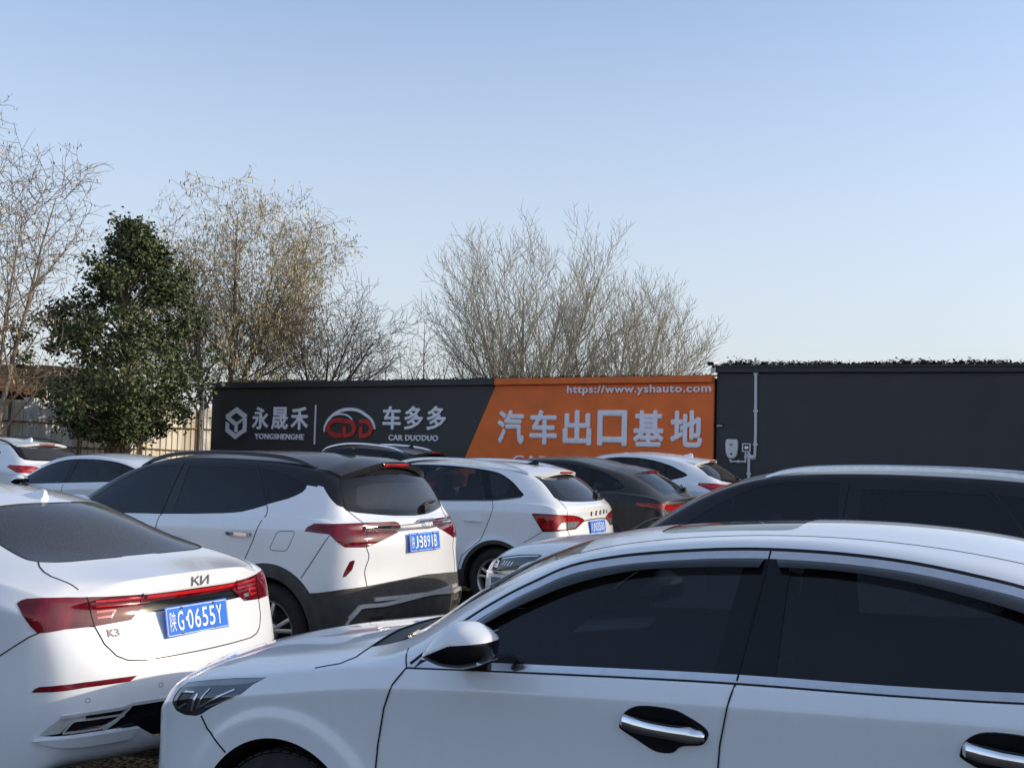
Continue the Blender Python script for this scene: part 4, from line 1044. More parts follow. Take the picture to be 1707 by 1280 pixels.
    gaps(B, [('side', [(1.5, 1.106)] + [(1.85, 1.13)] + belt[:-1])], .010, .001, 'belt_seal', M['gloss_black'])
    fc = bx([(3.534, .934), (3.609, 1.075), (3.77, 1.083), (3.691, .935)]); r_ = rnd(fc, .035); g = MB(); B.strip(g, 'side', r_ + [r_[0]], .005, .0006, 'L'); g.build('fuel_flap', M['gap'], root)
    # rear lamps
    s2 = dx * S2
    ox = lambda L: [(u + s2, z) for u, z in L]
    lampL = B.cut('or', ox([(2.086, 1.087), (2.105, 1.115), (2.151, 1.142), (2.40, 1.147), (2.777, 1.150), (2.814, 1.136), (2.83, 1.10), (2.796, 1.071), (2.66, 1.02), (2.523, .978), (2.356, .983), (2.287, 1.030), (2.246, 1.072), (2.16, 1.08)]))
    TL = B.part('tail_light', lampL, M['red_dark'], off=.002)
    lamp_strips(B, TL, [('or', ox([(2.33, 1.00), (2.44, 1.02), (2.51, 1.005)]), .012), ('or', ox([(2.33, 1.015), (2.30, 1.05)]), .012), ('or', ox([(2.52, 1.06), (2.62, 1.045), (2.70, 1.055)]), .009), ('or', ox([(2.52, 1.04), (2.60, 1.022), (2.66, 1.035)]), .009), ('or', ox([(2.54, 1.02), (2.60, 1.008)]), .007)], M['red'])
    lamp_strips(B, TL, [('or', ox([(2.42, 1.065), (2.42, 1.11)]), .006), ('or', ox([(2.44, 1.065), (2.44, 1.112)]), .006), ('or', ox([(2.46, 1.065), (2.46, 1.112)]), .006), ('or', ox([(2.48, 1.065), (2.48, 1.112)]), .006)], M['red'], 'light_rib')
    gaps(B, [('or', ox([(2.536, 1.147), (2.528, 1.06), (2.523, .979)]))], .005, .004, 'lamp_split', M['gloss_black'])
    bar = [(-.61, 1.092), (-.61, 1.122), (-.45, 1.119), (-.257, 1.119), (-.10, 1.122), (-.04, 1.132), (.0, 1.152), (.225, 1.152), (.265, 1.135), (.32, 1.128), (.50, 1.138), (.61, 1.122), (.60, 1.095), (.42, 1.088), (.1, 1.076), (-.298, 1.074)]
    V = []; n = len(bar)
    for lf in (-.002, .020, .026):
        o_ = bar if lf < .024 else offset_poly(bar, .006)
        for p in o_: h = B.hit('rear', p); q = h[0] + h[1] * lf; V.append(tuple(q))
    Fc = [(k * n + i, k * n + (i + 1) % n, (k + 1) * n + (i + 1) % n, (k + 1) * n + i) for k in (0, 1) for i in range(n)]
    Fc += [tuple(2 * n + i for i in t) for t in tessellate_polygon([[Vector((a, b, 0)) for a, b in bar]])]
    mb = MB(); mb.add(V, Fc); BR = mb.build('chrome_bar', M['satin'], root, flat_angle=30)
    e = badge(B, '', 'rear', (.11, 1.115), .062, M['plate_white'], 'maker_badge', kia=True, parent=BR); e.location = (.028, 0, 0)
    g = MB(); B.strip(g, 'rear', [(-.50, 1.104), (-.36, 1.104)], .012, .029, 'L'); g.build('lens_slot', M['gloss_black'], BR)
    badge(B, 'KX3', 'rear', (-.50, .955), .05, M['chrome'], 'model_badge', 1.2, .001) if 0 else badge(B, 'K 5', 'rear', (-.56, .955), .042, M['chrome'], 'model_badge', 1.5, .001) if 0 else None
    rf = B.cut('or', ox([(2.437, .888), (2.415, .889), (2.394, .880), (2.352, .80), (2.346, .77), (2.371, .779), (2.415, .823)])); B.part('reflector', rf, M['red_dark'], off=-.004)
    # cladding and bumper
    cl_line = ox([(2.02, .635), (2.132, .651), (2.348, .691), (2.526, .703), (2.75, .722), (3.004, .738), (3.2, .745), (3.45, .748)])
    clad = B.cut('or', cl_line + [(3.6, .0), (1.9, .0)], box=lambda c: c[0] > 3.55)
    xr = sp['flare'][1][0]; xf = sp['flare'][0][0]
    for xc in (xr, xf):
        clad += B.cut('side', circ(xc, .345, .495, 48, -40, 220), face=.0)
    clad += B.cut('side', [(xf, .0), (xf, .40), (xf + .30, .50), (xr - .30, .50), (xr, .40), (xr, .0)])
    clad += B.cut('side', [(xr, -.1), (xr, .62), (xr + .45, .66), (4.8, .70), (4.8, -.1)])
    clad += B.cut('front', [(-1, -.1), (.1, -.1), (.1, .50), (-1, .48)])
    clad += B.cut('side', [(-.4, -.1), (-.4, .5), (xf - .4, .5), (xf, .3), (xf, -.1)])
    CL = B.part('cladding', clad, M['grey_plastic'], side='B')[0]
    tg = B.cut('rear', [(-.72, 1.30), (-.66, 1.16), (-.66, .985), (-.665, .91), (-.69, .81), (-.685, .70), (.1, .72), (.1, 1.30)], box=lambda c: c[0] > 3.6)
    TG = B.part('tailgate', tg, W_, side='B')[0]
    gate = ox([(2.345, 1.40), (2.382, 1.242), (2.44, 1.197), (2.492, 1.157), (2.536, 1.13)]); gate2 = ox([(2.523, .976), (2.545, .925), (2.545, .895), (2.517, .825), (2.515, .785), (2.534, .70)])
    gaps(B, [('or', gate), ('or', gate2), ('side', bx([(4.04, 1.065), (3.93, .90), (3.824, .751)]))], .006)
    # plate recess crease, skid plate with chrome edge
    g = MB(); B.strip(g, 'or', ox([(2.40, .485), (2.472, .560), (2.50, .566), (2.661, .563), (2.83, .578), (2.986, .592), (3.2, .60), (3.42, .605)]), .032, .022, 'LR'); B.strip(g, 'or', ox([(2.378, .44), (2.425, .515), (2.470, .560)]), .02, .02, 'LR')
    g.build('skid_trim', M['silver_paint'], CL)
    g = MB(); B.strip(g, 'rear', [(-.45, .36), (.0, .36)], .06, .012, 'LR'); g.build('skid_plate', M['satin'], CL)
    g = MB(); B.strip(g, 'rear', [(-.62, .47), (-.52, .47)], .05, .02, 'LR'); g.build('exhaust_finisher', M['chrome'], CL)
    h = B.hit('rear', (0, .995)); plate(B, (h[0].x + .014, 0, .992), plate_text, tilt=-.12)
    # spoiler with high brake light
    zt = B.hit('top', (3.83 + dx, 0))[0].z
    sp_pts = []; x0, x1 = 3.74 + dx, 4.03 + dx
    for k in range(13):
        y = -.60 + 1.2 * k / 12; t = abs(y) / .60
        h = B.hit('top', (x0, y)); za = h[0].z + .004
        xe = x1 - .10 * t ** 3; ze = za - .035 - .010 * t ** 2
        sp_pts.append([(x0, y, za), ((x0 + xe) / 2, y * 1.0, za - .006), (xe, y * .985, ze), (xe - .012, y * .98, ze - .045), (x0 + .08, y, za - .09)])
    V = [p for r in sp_pts for p in r]; Fc = [(5 * k + q, 5 * k + 5 + q, 5 * k + 5 + (q + 1) % 5, 5 * k + (q + 1) % 5) for k in range(12) for q in range(5)] + [(4, 3, 2, 1, 0), tuple(60 + q for q in range(5))]
    mb = MB(); mb.add(V, Fc); SPO = mb.build('rear_spoiler', BK, root, flat_angle=35)
    mb = MB(); mb.box((x1 - .004, 0, sp_pts[6][2][2] - .026), (.016, .36, .022), bev=.004); mb.build('brake_light', M['red'], SPO)
    fin(B, (3.55 + dx, 0), M['gloss_black'], 1.0)
    RL = M[rails]; rx = dx
    roof_rail(B, [(1.98 + rx * .5, .004), (2.10 + rx * .5, .022), (2.30 + rx * .6, .034), (2.7 + rx, .038), (3.2 + rx, .036), (3.5 + rx, .026), (3.70 + rx, .004)], RL, .019, y=.585)
    wiper_rear(B, (.22, 1.222), .30)
    # front lamps
    if front:
        hl = [(.700, .935), (.74, .968), (.80, .985), (.90, 1.005), (1.02, 1.018), (1.055, 1.012), (1.02, .975), (.98, .96), (.94, .935), (.915, .905), (.80, .885), (.70, .875)]
    else:
        hl = [(.74, .90), (.76, .945), (.84, .965), (.98, 1.0), (1.02, .98), (.95, .93), (.88, .88), (.76, .86)]
    HL = B.part('headlight', B.cut('of', hl), M['lens_dark'], off=-.001)
    lamp_strips(B, HL, [('of', [(.775, .965), (.90, .992), (1.03, 1.008)], .008)], M['satin'], 'lamp_trim')
    for k in range(4): lamp_strips(B, HL, [('of', [(.80 + .022 * k, .925), (.815 + .022 * k, .955)], .007)], M['lens_clear'], 'light_guide')
    lamp_strips(B, HL, [('of', [(.735, .905), (.735, .955)], .05)], M['lens_clear'], 'lamp_projector')
    g = MB(); B.strip(g, 'of', [(.63, .868), (.78, .872), (.905, .885)], .016, .010, 'LR'); g.build('lamp_chrome', M['chrome'], root)
    grl = B.cut('front', [(-.56, .62), (.1, .58), (.1, .93), (-.50, .94), (-.60, .88)]); B.part('grille', grl, M['gloss_black'], side='B', off=-.008)
    fog = B.cut('of', [(.70, .70), (.80, .70), (.80, .84), (.70, .84)]); B.part('fog_light', fog, M['lens_clear'], off=-.004)
    mirror(B, 1.70 - (.12 if dx else 0), 1.20, .90, M['black_paint'] if dx else W_)
    pass
    interior(B, 1.25, 3.4, .14)
    B.part('body', B.body, W_, side='B')
    return B
def build_estate(pose):
    """white hatchback-like estate with red wedge lamps, third car in the row"""
    W_ = M['white']; sp = SPEC['estate']
    root = place_car('estate_car', "white car with silver roof rails, spaced letters SKODA and wedge-shaped red tail lamp", pose)
    B = Body(sp, root, 3)
    add_wheels(B, (.88, 3.51), .335, .222, .205, 'twin', zc=.34, arch=.372)
    ws = B.cut('top', [(1.15, .1), (1.19, -.35), (1.32, -.64), (1.57, -.61), (1.97, -.565), (1.92, -.3), (1.89, .1)]); B.part('windshield', ws, M['glass_wind'], side='B', off=-.003)
    hd = B.cut('top', [(.17, .1), (.18, -.35), (.22, -.55), (.30, -.68), (.5, -.77), (1.0, -.81), (1.25, -.76), (1.19, -.35), (1.15, .1)], face=.3); B.part('hood', hd, W_, side='B')
    rg = B.cut('rear', [(-.54, 1.462), (-.57, 1.43), (-.661, 1.222), (-.64, 1.195), (-.596, 1.183), (-.45, 1.176), (-.274, 1.172), (.1, 1.170), (.1, 1.49), (-.3, 1.485)], box=lambda c: c[0] > 3.5)
    inner = B.cut('rear', rnd([(-.44, 1.44), (-.53, 1.25), (-.47, 1.205), (.1, 1.195), (.1, 1.46)], .02), src=rg)
    RG = B.part('rear_window_surround', rg, M['gloss_black'], side='B')[0]; B.part('rear_window', inner, M['glass_rear'], RG, side='B', off=.0005)
    dlo = spl([(1.50, 1.105), (1.62, 1.23), (1.80, 1.345), (2.0, 1.452), (2.2, 1.515), (2.415, 1.530), (2.767, 1.528), (3.103, 1.508), (3.34, 1.480), (3.479, 1.440), (3.616, 1.365), (3.72, 1.285), (3.764, 1.252)], 4) + [(3.774, 1.236), (3.751, 1.219)] + [(3.622, 1.196), (3.433, 1.171), (3.1, 1.158), (2.788, 1.146), (2.3, 1.13), (1.9, 1.115)]
    door = [(3.254, 1.492), (3.42, 1.20), (3.440, 1.165), (3.462, 1.10), (3.455, 1.05), (3.40, .91), (3.324, .74), (3.20, .64), (3.10, .56), (3.06, .40)]
    f_r = [(2.44, 1.53), (2.40, 1.135), (2.39, .9), (2.38, .6), (2.37, .40)]; ff = [(1.38, 1.08), (1.34, .95), (1.33, .7), (1.35, .40)]
    FD = B.part('front_door', B.cut('side', [(1.40, 1.09), (1.9, 1.115), (2.3, 1.13)] + f_r[1:] + ff[::-1][:-1]), W_)
    RD = B.part('rear_door', B.cut('side', [(2.40, 1.135), (2.788, 1.146), (3.1, 1.158), (3.433, 1.170)] + door[2:] + f_r[1:][::-1][:-1]), W_)
    side_glass(B, dlo, [[(2.39, 1.0), (2.50, 1.0), (2.54, 1.6), (2.42, 1.6)], [(3.39, 1.0), (3.425, 1.172), (3.30, 1.46), (3.27, 1.6), (3.16, 1.6), (3.22, 1.42), (3.355, 1.172)]], [(1.4, 2.45, FD), (2.45, 3.33, RD), (3.33, 4, None)], .014, M['gloss_black'], M['glass_clear'], M['gloss_black'])
    gaps(B, [('side', door), ('side', f_r), ('side', ff), ('side', [(4.033, .864), (3.93, .80), (3.834, .746)])], .007)
    g = MB(); B.strip(g, 'side', [(3.754, 1.214), (3.622, 1.190), (3.433, 1.165), (3.1, 1.152), (2.788, 1.140), (2.3, 1.124), (1.6, 1.10)], .008, .002, 'LR'); g.build('belt_seal', M['gloss_black'], root)
    handle(B, (3.225, .947), .22, W_, RD, .03); handle(B, (2.25, .93), .22, W_, FD, .03)
    lo = [(2.150, 1.044), (2.158, 1.053), (2.172, 1.057), (2.325, 1.054), (2.531, 1.043), (2.62, 1.036), (2.697, 1.025), (2.78, .999), (2.818, .972), (2.755, .944), (2.705, .915), (2.658, .889), (2.527, .883), (2.249, .866)]
    LP = B.cut('or', lo); rim_ = LP
    li = B.cut('or', offset_poly(lo, .014), src=LP); wl = B.cut('or', [(2.385, .898), (2.44, .958), (2.48, .966), (2.527, .969), (2.63, .970), (2.726, .967), (2.65, .899), (2.528, .896)], src=li)
    T0 = B.part('tail_light', LP, M['red_dark'], off=.002); B.part('tail_lens', li, M['red'], T0, off=.003); B.part('reversing_lens', wl, M['lens_clear'], T0, off=.003)
    lamp_strips(B, T0, [('or', [(2.34, .89), (2.41, .985), (2.46, .995), (2.72, .985)], .014)], M['red_bright'])
    gaps(B, [('or', [(2.530, 1.043), (2.529, .884)])], .007, .005, 'lamp_split', M['gloss_black'])
    tg = B.cut('rear', [(-.70, 1.28), (-.62, 1.14), (-.60, 1.05), (-.60, .89), (-.56, .80), (-.52, .72), (.1, .70), (.1, 1.28)], box=lambda c: c[0] > 3.6)
    TG = B.part('tailgate', tg, W_, side='B')[0]
    gaps(B, [('or', [(2.43, 1.24), (2.469, 1.182), (2.515, 1.129), (2.534, 1.085), (2.536, 1.045)]), ('or', [(2.531, .882), (2.555, .837), (2.58, .75)])], .007)
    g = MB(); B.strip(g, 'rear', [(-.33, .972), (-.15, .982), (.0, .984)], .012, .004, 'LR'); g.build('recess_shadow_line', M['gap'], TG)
    for k, ch in enumerate('SKODA'): badge(B, ch, 'rear', (-.154 + .128 * k, 1.040 + .004 * k), .062, M['badge_dark'], 'maker_letter', 1.1, .004, parent=TG)
    h = B.hit('rear', (0, .905)); plate(B, (h[0].x + .012, -.01, .900), '陕J·03500', tilt=-.12)
    bl = B.cut('rear', [(-1, .0), (.1, .0), (.1, .52), (-1, .50)], box=lambda c: c[0] > 3.8); B.part('bumper_valance', bl, M['black'], side='B')
    clad = []
    for xc in (.88, 3.51): clad += B.cut('side', circ(xc, .34, .415, 48, -40, 220), face=.0)
    clad += B.cut('side', [(.88, .0), (1.1, .40), (1.3, .42), (3.1, .42), (3.3, .40), (3.51, .0)]); B.part('cladding', clad, M['black'], side='B')
    # spoiler
    pts = []
    for k in range(13):
        y = -.585 + 1.17 * k / 12; t = abs(y) / .585; h = B.hit('top', (3.62, y)); za = h[0].z + .004; xe = 3.93 - .15 * t ** 3; ze = za - .045 - .012 * t ** 2
        pts.append([(3.62, y, za), ((3.62 + xe) / 2, y, za - .006), (xe, y * .985, ze), (xe - .012, y * .98, ze - .04), (3.70, y, za - .10)])
    V = [p for r in pts for p in r]; Fc = [(5 * k + q, 5 * k + 5 + q, 5 * k + 5 + (q + 1) % 5, 5 * k + (q + 1) % 5) for k in range(12) for q in range(5)] + [(4, 3, 2, 1, 0), tuple(60 + q for q in range(5))]
    mb = MB(); mb.add(V, Fc); S_ = mb.build('rear_spoiler', W_, root, flat_angle=35)
    mb = MB(); mb.box((3.925, .02, pts[6][2][2] - .022), (.016, .34, .022), bev=.004); mb.build('brake_light', M['red'], S_)
    roof_rail(B, [(1.95, .010), (2.1, .035), (2.4, .048), (2.9, .05), (3.3, .045), (3.55, .030), (3.74, .008)], M['satin'], .019, y=.585)
    fin(B, (3.50, 0), M['gloss_black'], .95); wiper_rear(B, (.27, 1.215), .27)
    gaps(B, [('top', [(1.98, -.52), (2.5, -.50), (3.2, -.50), (3.62, -.52)])], .008, .0008, 'roof_seam')
    hl = B.cut('of', [(.74, .84), (.80, .90), (1.05, .94), (1.02, .86), (.85, .82)]); B.part('headlight', hl, M['lens_dark'])
    mirror(B, 1.74, 1.17, .89, W_)
    pass
    interior(B, 1.3, 3.4, .12)
    B.part('body', B.body, W_, side='B'); return B

def build_other(name, cat, label, pose, sp, pnt, dlo, posts, pane, rear=None, lamps=None, rails=None, fin_at=None, fin_m=None, z=0.0, spoiler=None, wheels=(.335, .222), pane_in=.014,
                trim='gloss_black', level=3, clad=None, wsx=1.15, wiper=None, glass_rear='glass_rear', extra=None, ih=.12):
    """the cars further back: same body engine, fewer cuts"""
    P = M[pnt]; root = place_car(name, label, pose, z=z); B = Body(sp, root, level)
    fl = sp['flare']; add_wheels(B, (fl[0][0], fl[1][0]), wheels[0], wheels[1], .205, 'twin', zc=fl[0][1], arch=fl[0][2] - .002)
    e = wsx
    ws = B.cut('top', [(e, .1), (e + .04, -.35), (e + .17, -.62), (e + .42, -.59), (e + .80, -.54), (e + .76, -.3), (e + .73, .1)]); B.part('windshield', ws, M['glass_wind'], side='B', off=-.003)
    hd = B.cut('top', [(.17, .1), (.18, -.35), (.22, -.53), (.32, -.66), (.55, -.75), (e - .15, -.80), (e + .10, -.75), (e + .04, -.35), (e, .1)], face=.3); B.part('hood', hd, P, side='B')
    if rear:
        pr, outl, ins_ = rear; bx = (lambda c: c[0] > 3.0)
        rg = B.cut(pr, outl, box=bx)
        if ins_:
            inn = B.cut(pr, ins_, src=rg, box=bx); RG = B.part('rear_window_surround', rg, M['gloss_black'], side='B')[0]; B.part('rear_window', inn, M[glass_rear], RG, side='B', off=.0005)
        else: B.part('rear_window', rg, M[glass_rear], side='B', off=-.003)
    for (nm, pr, outl, mm, guides) in (lamps or []):
        q = B.cut(pr, outl)
        if q:
            T = B.part(nm, q, M[mm], off=.002)
            if guides: lamp_strips(B, T, guides, M['red_bright'])
    x0 = min(p[0] for p in dlo); lowz = sorted(dlo, key=lambda p: p[1])[0][1]
    xa = [sum(p[0] for p in q) / len(q) for q in posts]
    bz = lambda x: np.interp(x, [r[0] for r in sp['st']], [r[3] for r in sp['st']]) - .025
    d1 = [(x0 - .05, bz(x0)), (x0 - .10, .8), (x0 - .08, .40)]; xm = xa[0]; xr = xa[1] if len(xa) > 1 else xm + .95
    d2 = [(xm, bz(xm)), (xm - .02, .8), (xm - .03, .40)]; d3 = [(xr, bz(xr)), (xr - .06, .90), (xr - .25, .68), (xr - .33, .40)]
    FD = B.part('front_door', B.cut('side', d1 + d2[::-1]), P); RD = B.part('rear_door', B.cut('side', d2 + d3[::-1]), P)
    lim = xa + [99]
    side_glass(B, dlo, posts, [(-9, lim[0], FD), (lim[0], lim[1], RD), (lim[1], 99, None)], pane_in, M[trim], M[pane], M['gloss_black'])
    gaps(B, [('side', d1), ('side', d2), ('side', d3)], .007)
    handle(B, (xm - .16, bz(xm) - .13), .22, P, FD, .03); handle(B, (xr - .20, bz(xr) - .13), .22, P, RD, .03)
    if clad:
        c = []
        for (xc, *_ ) in sp['flare']: c += B.cut('side', circ(xc, .34, clad, 40, -40, 220), face=.0)
        c += B.cut('rear', [(-1, .0), (.1, .0), (.1, .55), (-1, .52)], box=lambda q: q[0] > 3.8); B.part('cladding', c, M['black'], side='B')
    if spoiler:
        xs, xe_, wd, dz = spoiler; pts = []
        for k in range(9):
            y = -wd + 2 * wd * k / 8; t = abs(y) / wd; h = B.hit('top', (xs, y)); za = h[0].z + .004; xe = xe_ - .12 * t ** 3
            pts.append([(xs, y, za), (xe, y, za - dz), (xe - .012, y, za - dz - .04), (xs + .08, y, za - .10)])
        V = [p for r in pts for p in r]; Fc = [(4 * k + q, 4 * k + 4 + q, 4 * k + 4 + (q + 1) % 4, 4 * k + (q + 1) % 4) for k in range(8) for q in range(4)] + [(3, 2, 1, 0), tuple(32 + q for q in range(4))]
        mb = MB(); mb.add(V, Fc); S_ = mb.build('rear_spoiler', P, root, flat_angle=35)
        mb = MB(); mb.box((xe_ - .004, 0, pts[4][1][2] - .022), (.016, .34, .022), bev=.004); mb.build('brake_light', M['red'], S_)
    if rails: roof_rail(B, rails[0], M[rails[1]], .02, y=rails[2])
    if fin_at: fin(B, fin_at, M[fin_m or pnt], 1.0)
    if wiper: wiper_rear(B, wiper, .27)
    hl = B.cut('of', [(.72, .80), (.78, .88), (1.05, .92), (1.02, .84), (.85, .78)]); B.part('headlight', hl, M['lens_dark'])
    if extra: extra(B, root)
    mirror(B, x0 + .26, lowz + .07, sp['W'], P)
    fl = sp['flare']; pass
    interior(B, e + .15, e + 2.3, ih)
    B.part('body', B.body, P, side='B'); return B

# -- black crossover-coupe with a light bar
def black_suv(pose, z):
    sp = restyle('estate', L=4.55, H=1.03, rear=[[3.45, .89, .24, 1.20, .05, .62, 1.50, 1.57], [3.72, .89, .24, 1.20, .06, .615, 1.44, 1.53, .0], [3.93, .885, .25, 1.185, .07, .62, 1.37, 1.46, .02], [4.15, .875, .26, 1.16, .07, .64, 1.27, 1.33, .04],
                                                 [4.32, .85, .28, 1.12, .05, .67, 1.17, 1.20, .04], [4.40, .79, .30, 1.07, .04, .66, 1.12, 1.14, .03]])
    dlo = spl([(1.55, 1.13), (1.68, 1.26), (1.88, 1.39), (2.1, 1.50), (2.4, 1.555), (2.8, 1.555), (3.2, 1.52), (3.5, 1.45), (3.75, 1.345)], 4) + [(3.86, 1.265), (3.80, 1.225), (3.5, 1.195), (3.0, 1.17), (2.4, 1.15), (1.9, 1.135)]
    lamps = [('tail_light', 'or', [(2.24, 1.05), (2.26, 1.075), (2.50, 1.065), (2.68, 1.06), (2.78, 1.055), (3.15, 1.058), (3.15, 1.00), (2.80, 1.0), (2.74, .97), (2.5, 1.01), (2.30, 1.03)], 'red', [('or', [(2.70, 1.035), (3.1, 1.035)], .018)])]
    def extra(B, root):
        g = MB(); B.strip(g, 'or', [(2.56, .99), (2.60, .95), (2.68, .94)], .03, .004, 'LR'); B.strip(g, 'or', [(2.76, .93), (2.90, .93), (2.92, .97), (2.98, .975)], .03, .004, 'LR'); B.strip(g, 'or', [(2.56, .885), (2.72, .87), (2.90, .885)], .02, .004, 'LR'); g.build('lower_lens', M['lens_clear'], root)
        h = B.hit('rear', (0, .80)); plate(B, (h[0].x + .012, 0, .80), '陕A·0000')if 0 else None
        rf = B.cut('top', [(1.95, .1), (1.98, -.50), (3.3, -.50), (3.3, .1)], face=.5); B.part('roof_panel', rf, M['black_dusty'], side='B')
    return build_other('black_car', 'car', "dusty black coupe-like car with tail light bar, behind the white car lettered SKODA", pose, sp, 'black_dusty', dlo, [[(2.47, 1.0), (2.58, 1.0), (2.60, 1.7), (2.49, 1.7)], [(3.40, 1.0), (3.46, 1.0), (3.40, 1.7), (3.32, 1.7)]], 'glass',
        rear=('top', [(3.80, .1), (3.80, -.40), (3.85, -.52), (3.98, -.56), (4.25, -.60), (4.33, -.57), (4.36, -.40), (4.39, .1)], [(3.88, .1), (3.89, -.38), (4.0, -.47), (4.24, -.52), (4.30, -.36), (4.32, .1)]), lamps=lamps, spoiler=(3.66, 3.98, .55, .06), z=z, clad=.43, wiper=(.30, 1.22), fin_at=None, extra=extra)

def white_hatch(pose, z):
    sp = restyle('estate', L=4.35, H=1.055, rear=[[3.30, .89, .24, 1.22, .05, .62, 1.565, 1.64], [3.55, .888, .24, 1.225, .06, .615, 1.51, 1.60], [3.76, .882, .25, 1.215, .07, .61, 1.43, 1.52, .03], [3.97, .87, .26, 1.19, .07, .65, 1.32, 1.38, .05],
                                                 [4.12, .845, .28, 1.15, .05, .67, 1.22, 1.245, .04], [4.20, .79, .30, 1.10, .04, .66, 1.17, 1.19, .03]])
    dlo = spl([(1.55, 1.15), (1.68, 1.28), (1.88, 1.42), (2.1, 1.53), (2.4, 1.585), (2.8, 1.585), (3.1, 1.54), (3.35, 1.47)], 4) + [(3.56, 1.375), (3.62, 1.335), (3.55, 1.30), (3.3, 1.235), (3.0, 1.20), (2.4, 1.18), (1.9, 1.165)]
    lamps = [('tail_light', 'or', [(2.10, 1.195), (2.13, 1.225), (2.35, 1.225), (2.55, 1.205), (2.72, 1.165), (2.76, 1.10), (2.62, 1.05), (2.42, 1.03), (2.30, 1.08)], 'red', [('or', [(2.2, 1.17), (2.40, 1.11), (2.6, 1.10)], .016)])]
    return build_other('white_car', 'car', "white hatchback with shark-fin aerial standing nearest the orange sign wall", pose, sp, 'white', dlo, [[(2.47, 1.0), (2.58, 1.0), (2.60, 1.7), (2.49, 1.7)], [(3.26, 1.0), (3.30, 1.0), (3.28, 1.7), (3.22, 1.7)]], 'glass',
        rear=('rear', [(-.50, 1.52), (-.55, 1.49), (-.66, 1.34), (-.64, 1.30), (-.55, 1.26), (-.3, 1.235), (.1, 1.22), (.1, 1.56), (-.3, 1.55)], [(-.42, 1.47), (-.56, 1.35), (-.48, 1.29), (.1, 1.255), (.1, 1.52)]), lamps=lamps, spoiler=(3.50, 3.80, .55, .03), z=z, fin_at=(3.38, 0), wiper=(.28, 1.26), glass_rear='glass_light')

def dark_suv(pose, z):
    sp = restyle('estate', L=4.65, H=1.10, W=.93)
    dlo = spl([(1.6, 1.21), (1.75, 1.36), (1.95, 1.50), (2.2, 1.62), (2.6, 1.675), (3.0, 1.675), (3.5, 1.64), (3.85, 1.55)], 4) + [(4.0, 1.40), (3.95, 1.33), (3.5, 1.28), (2.4, 1.24), (1.9, 1.22)]
    return build_other('dark_suv', 'car', "dark SUV with silver roof rails, only its roof and rear spoiler showing under CAR DUODUO", pose, sp, 'black_paint', dlo, [[(2.55, 1.0), (2.66, 1.0), (2.68, 1.8), (2.57, 1.8)], [(3.50, 1.0), (3.58, 1.0), (3.55, 1.8), (3.47, 1.8)]], 'glass',
        rear=('rear', [(-.55, 1.60), (-.69, 1.36), (-.60, 1.31), (.1, 1.29), (.1, 1.63)], [(-.47, 1.56), (-.58, 1.38), (.1, 1.32), (.1, 1.60)]), lamps=[('tail_light', 'or', [(2.3, 1.0), (2.35, 1.15), (2.85, 1.12), (2.75, 1.0)], 'red', None)],
        rails=([(2.05, .01), (2.2, .05), (2.6, .066), (3.1, .066), (3.6, .05), (3.85, .01)], 'satin', .60), spoiler=(3.80, 4.22, .60, .05), fin_at=(3.62, 0), fin_m='gloss_black', z=z, wheels=(.36, .24), wsx=1.22)

def left_sedan(pose, z):
    sp = restyle('saloon', L=4.72, H=1.03)
    dlo = spl([(1.50, 1.02), (1.62, 1.12), (1.8, 1.23), (2.0, 1.315), (2.3, 1.39), (2.75, 1.41), (3.2, 1.38), (3.55, 1.30), (3.85, 1.19)], 4) + [(3.88, 1.15), (3.6, 1.115), (3.2, 1.10), (2.4, 1.06), (1.9, 1.035)]
    return build_other('grey_white_sedan', 'car', "pale sedan with see-through side windows, parked behind the left white sedan's roof", pose, sp, 'white', dlo, [[(2.42, .9), (2.53, .9), (2.53, 1.5), (2.44, 1.5)], [(3.38, .9), (3.44, .9), (3.40, 1.5), (3.33, 1.5)]], 'glass_clear', trim='gloss_black',
        rear=('top', [(3.70, .1), (3.66, -.40), (3.76, -.52), (4.11, -.575), (4.22, -.53), (4.29, .1)], None), lamps=[('tail_light', 'or', [(2.50, .90), (2.53, 1.03), (2.8, 1.03), (2.82, .92)], 'red', None)], z=z, wheels=(.32, .22), wsx=1.06, ih=.0)

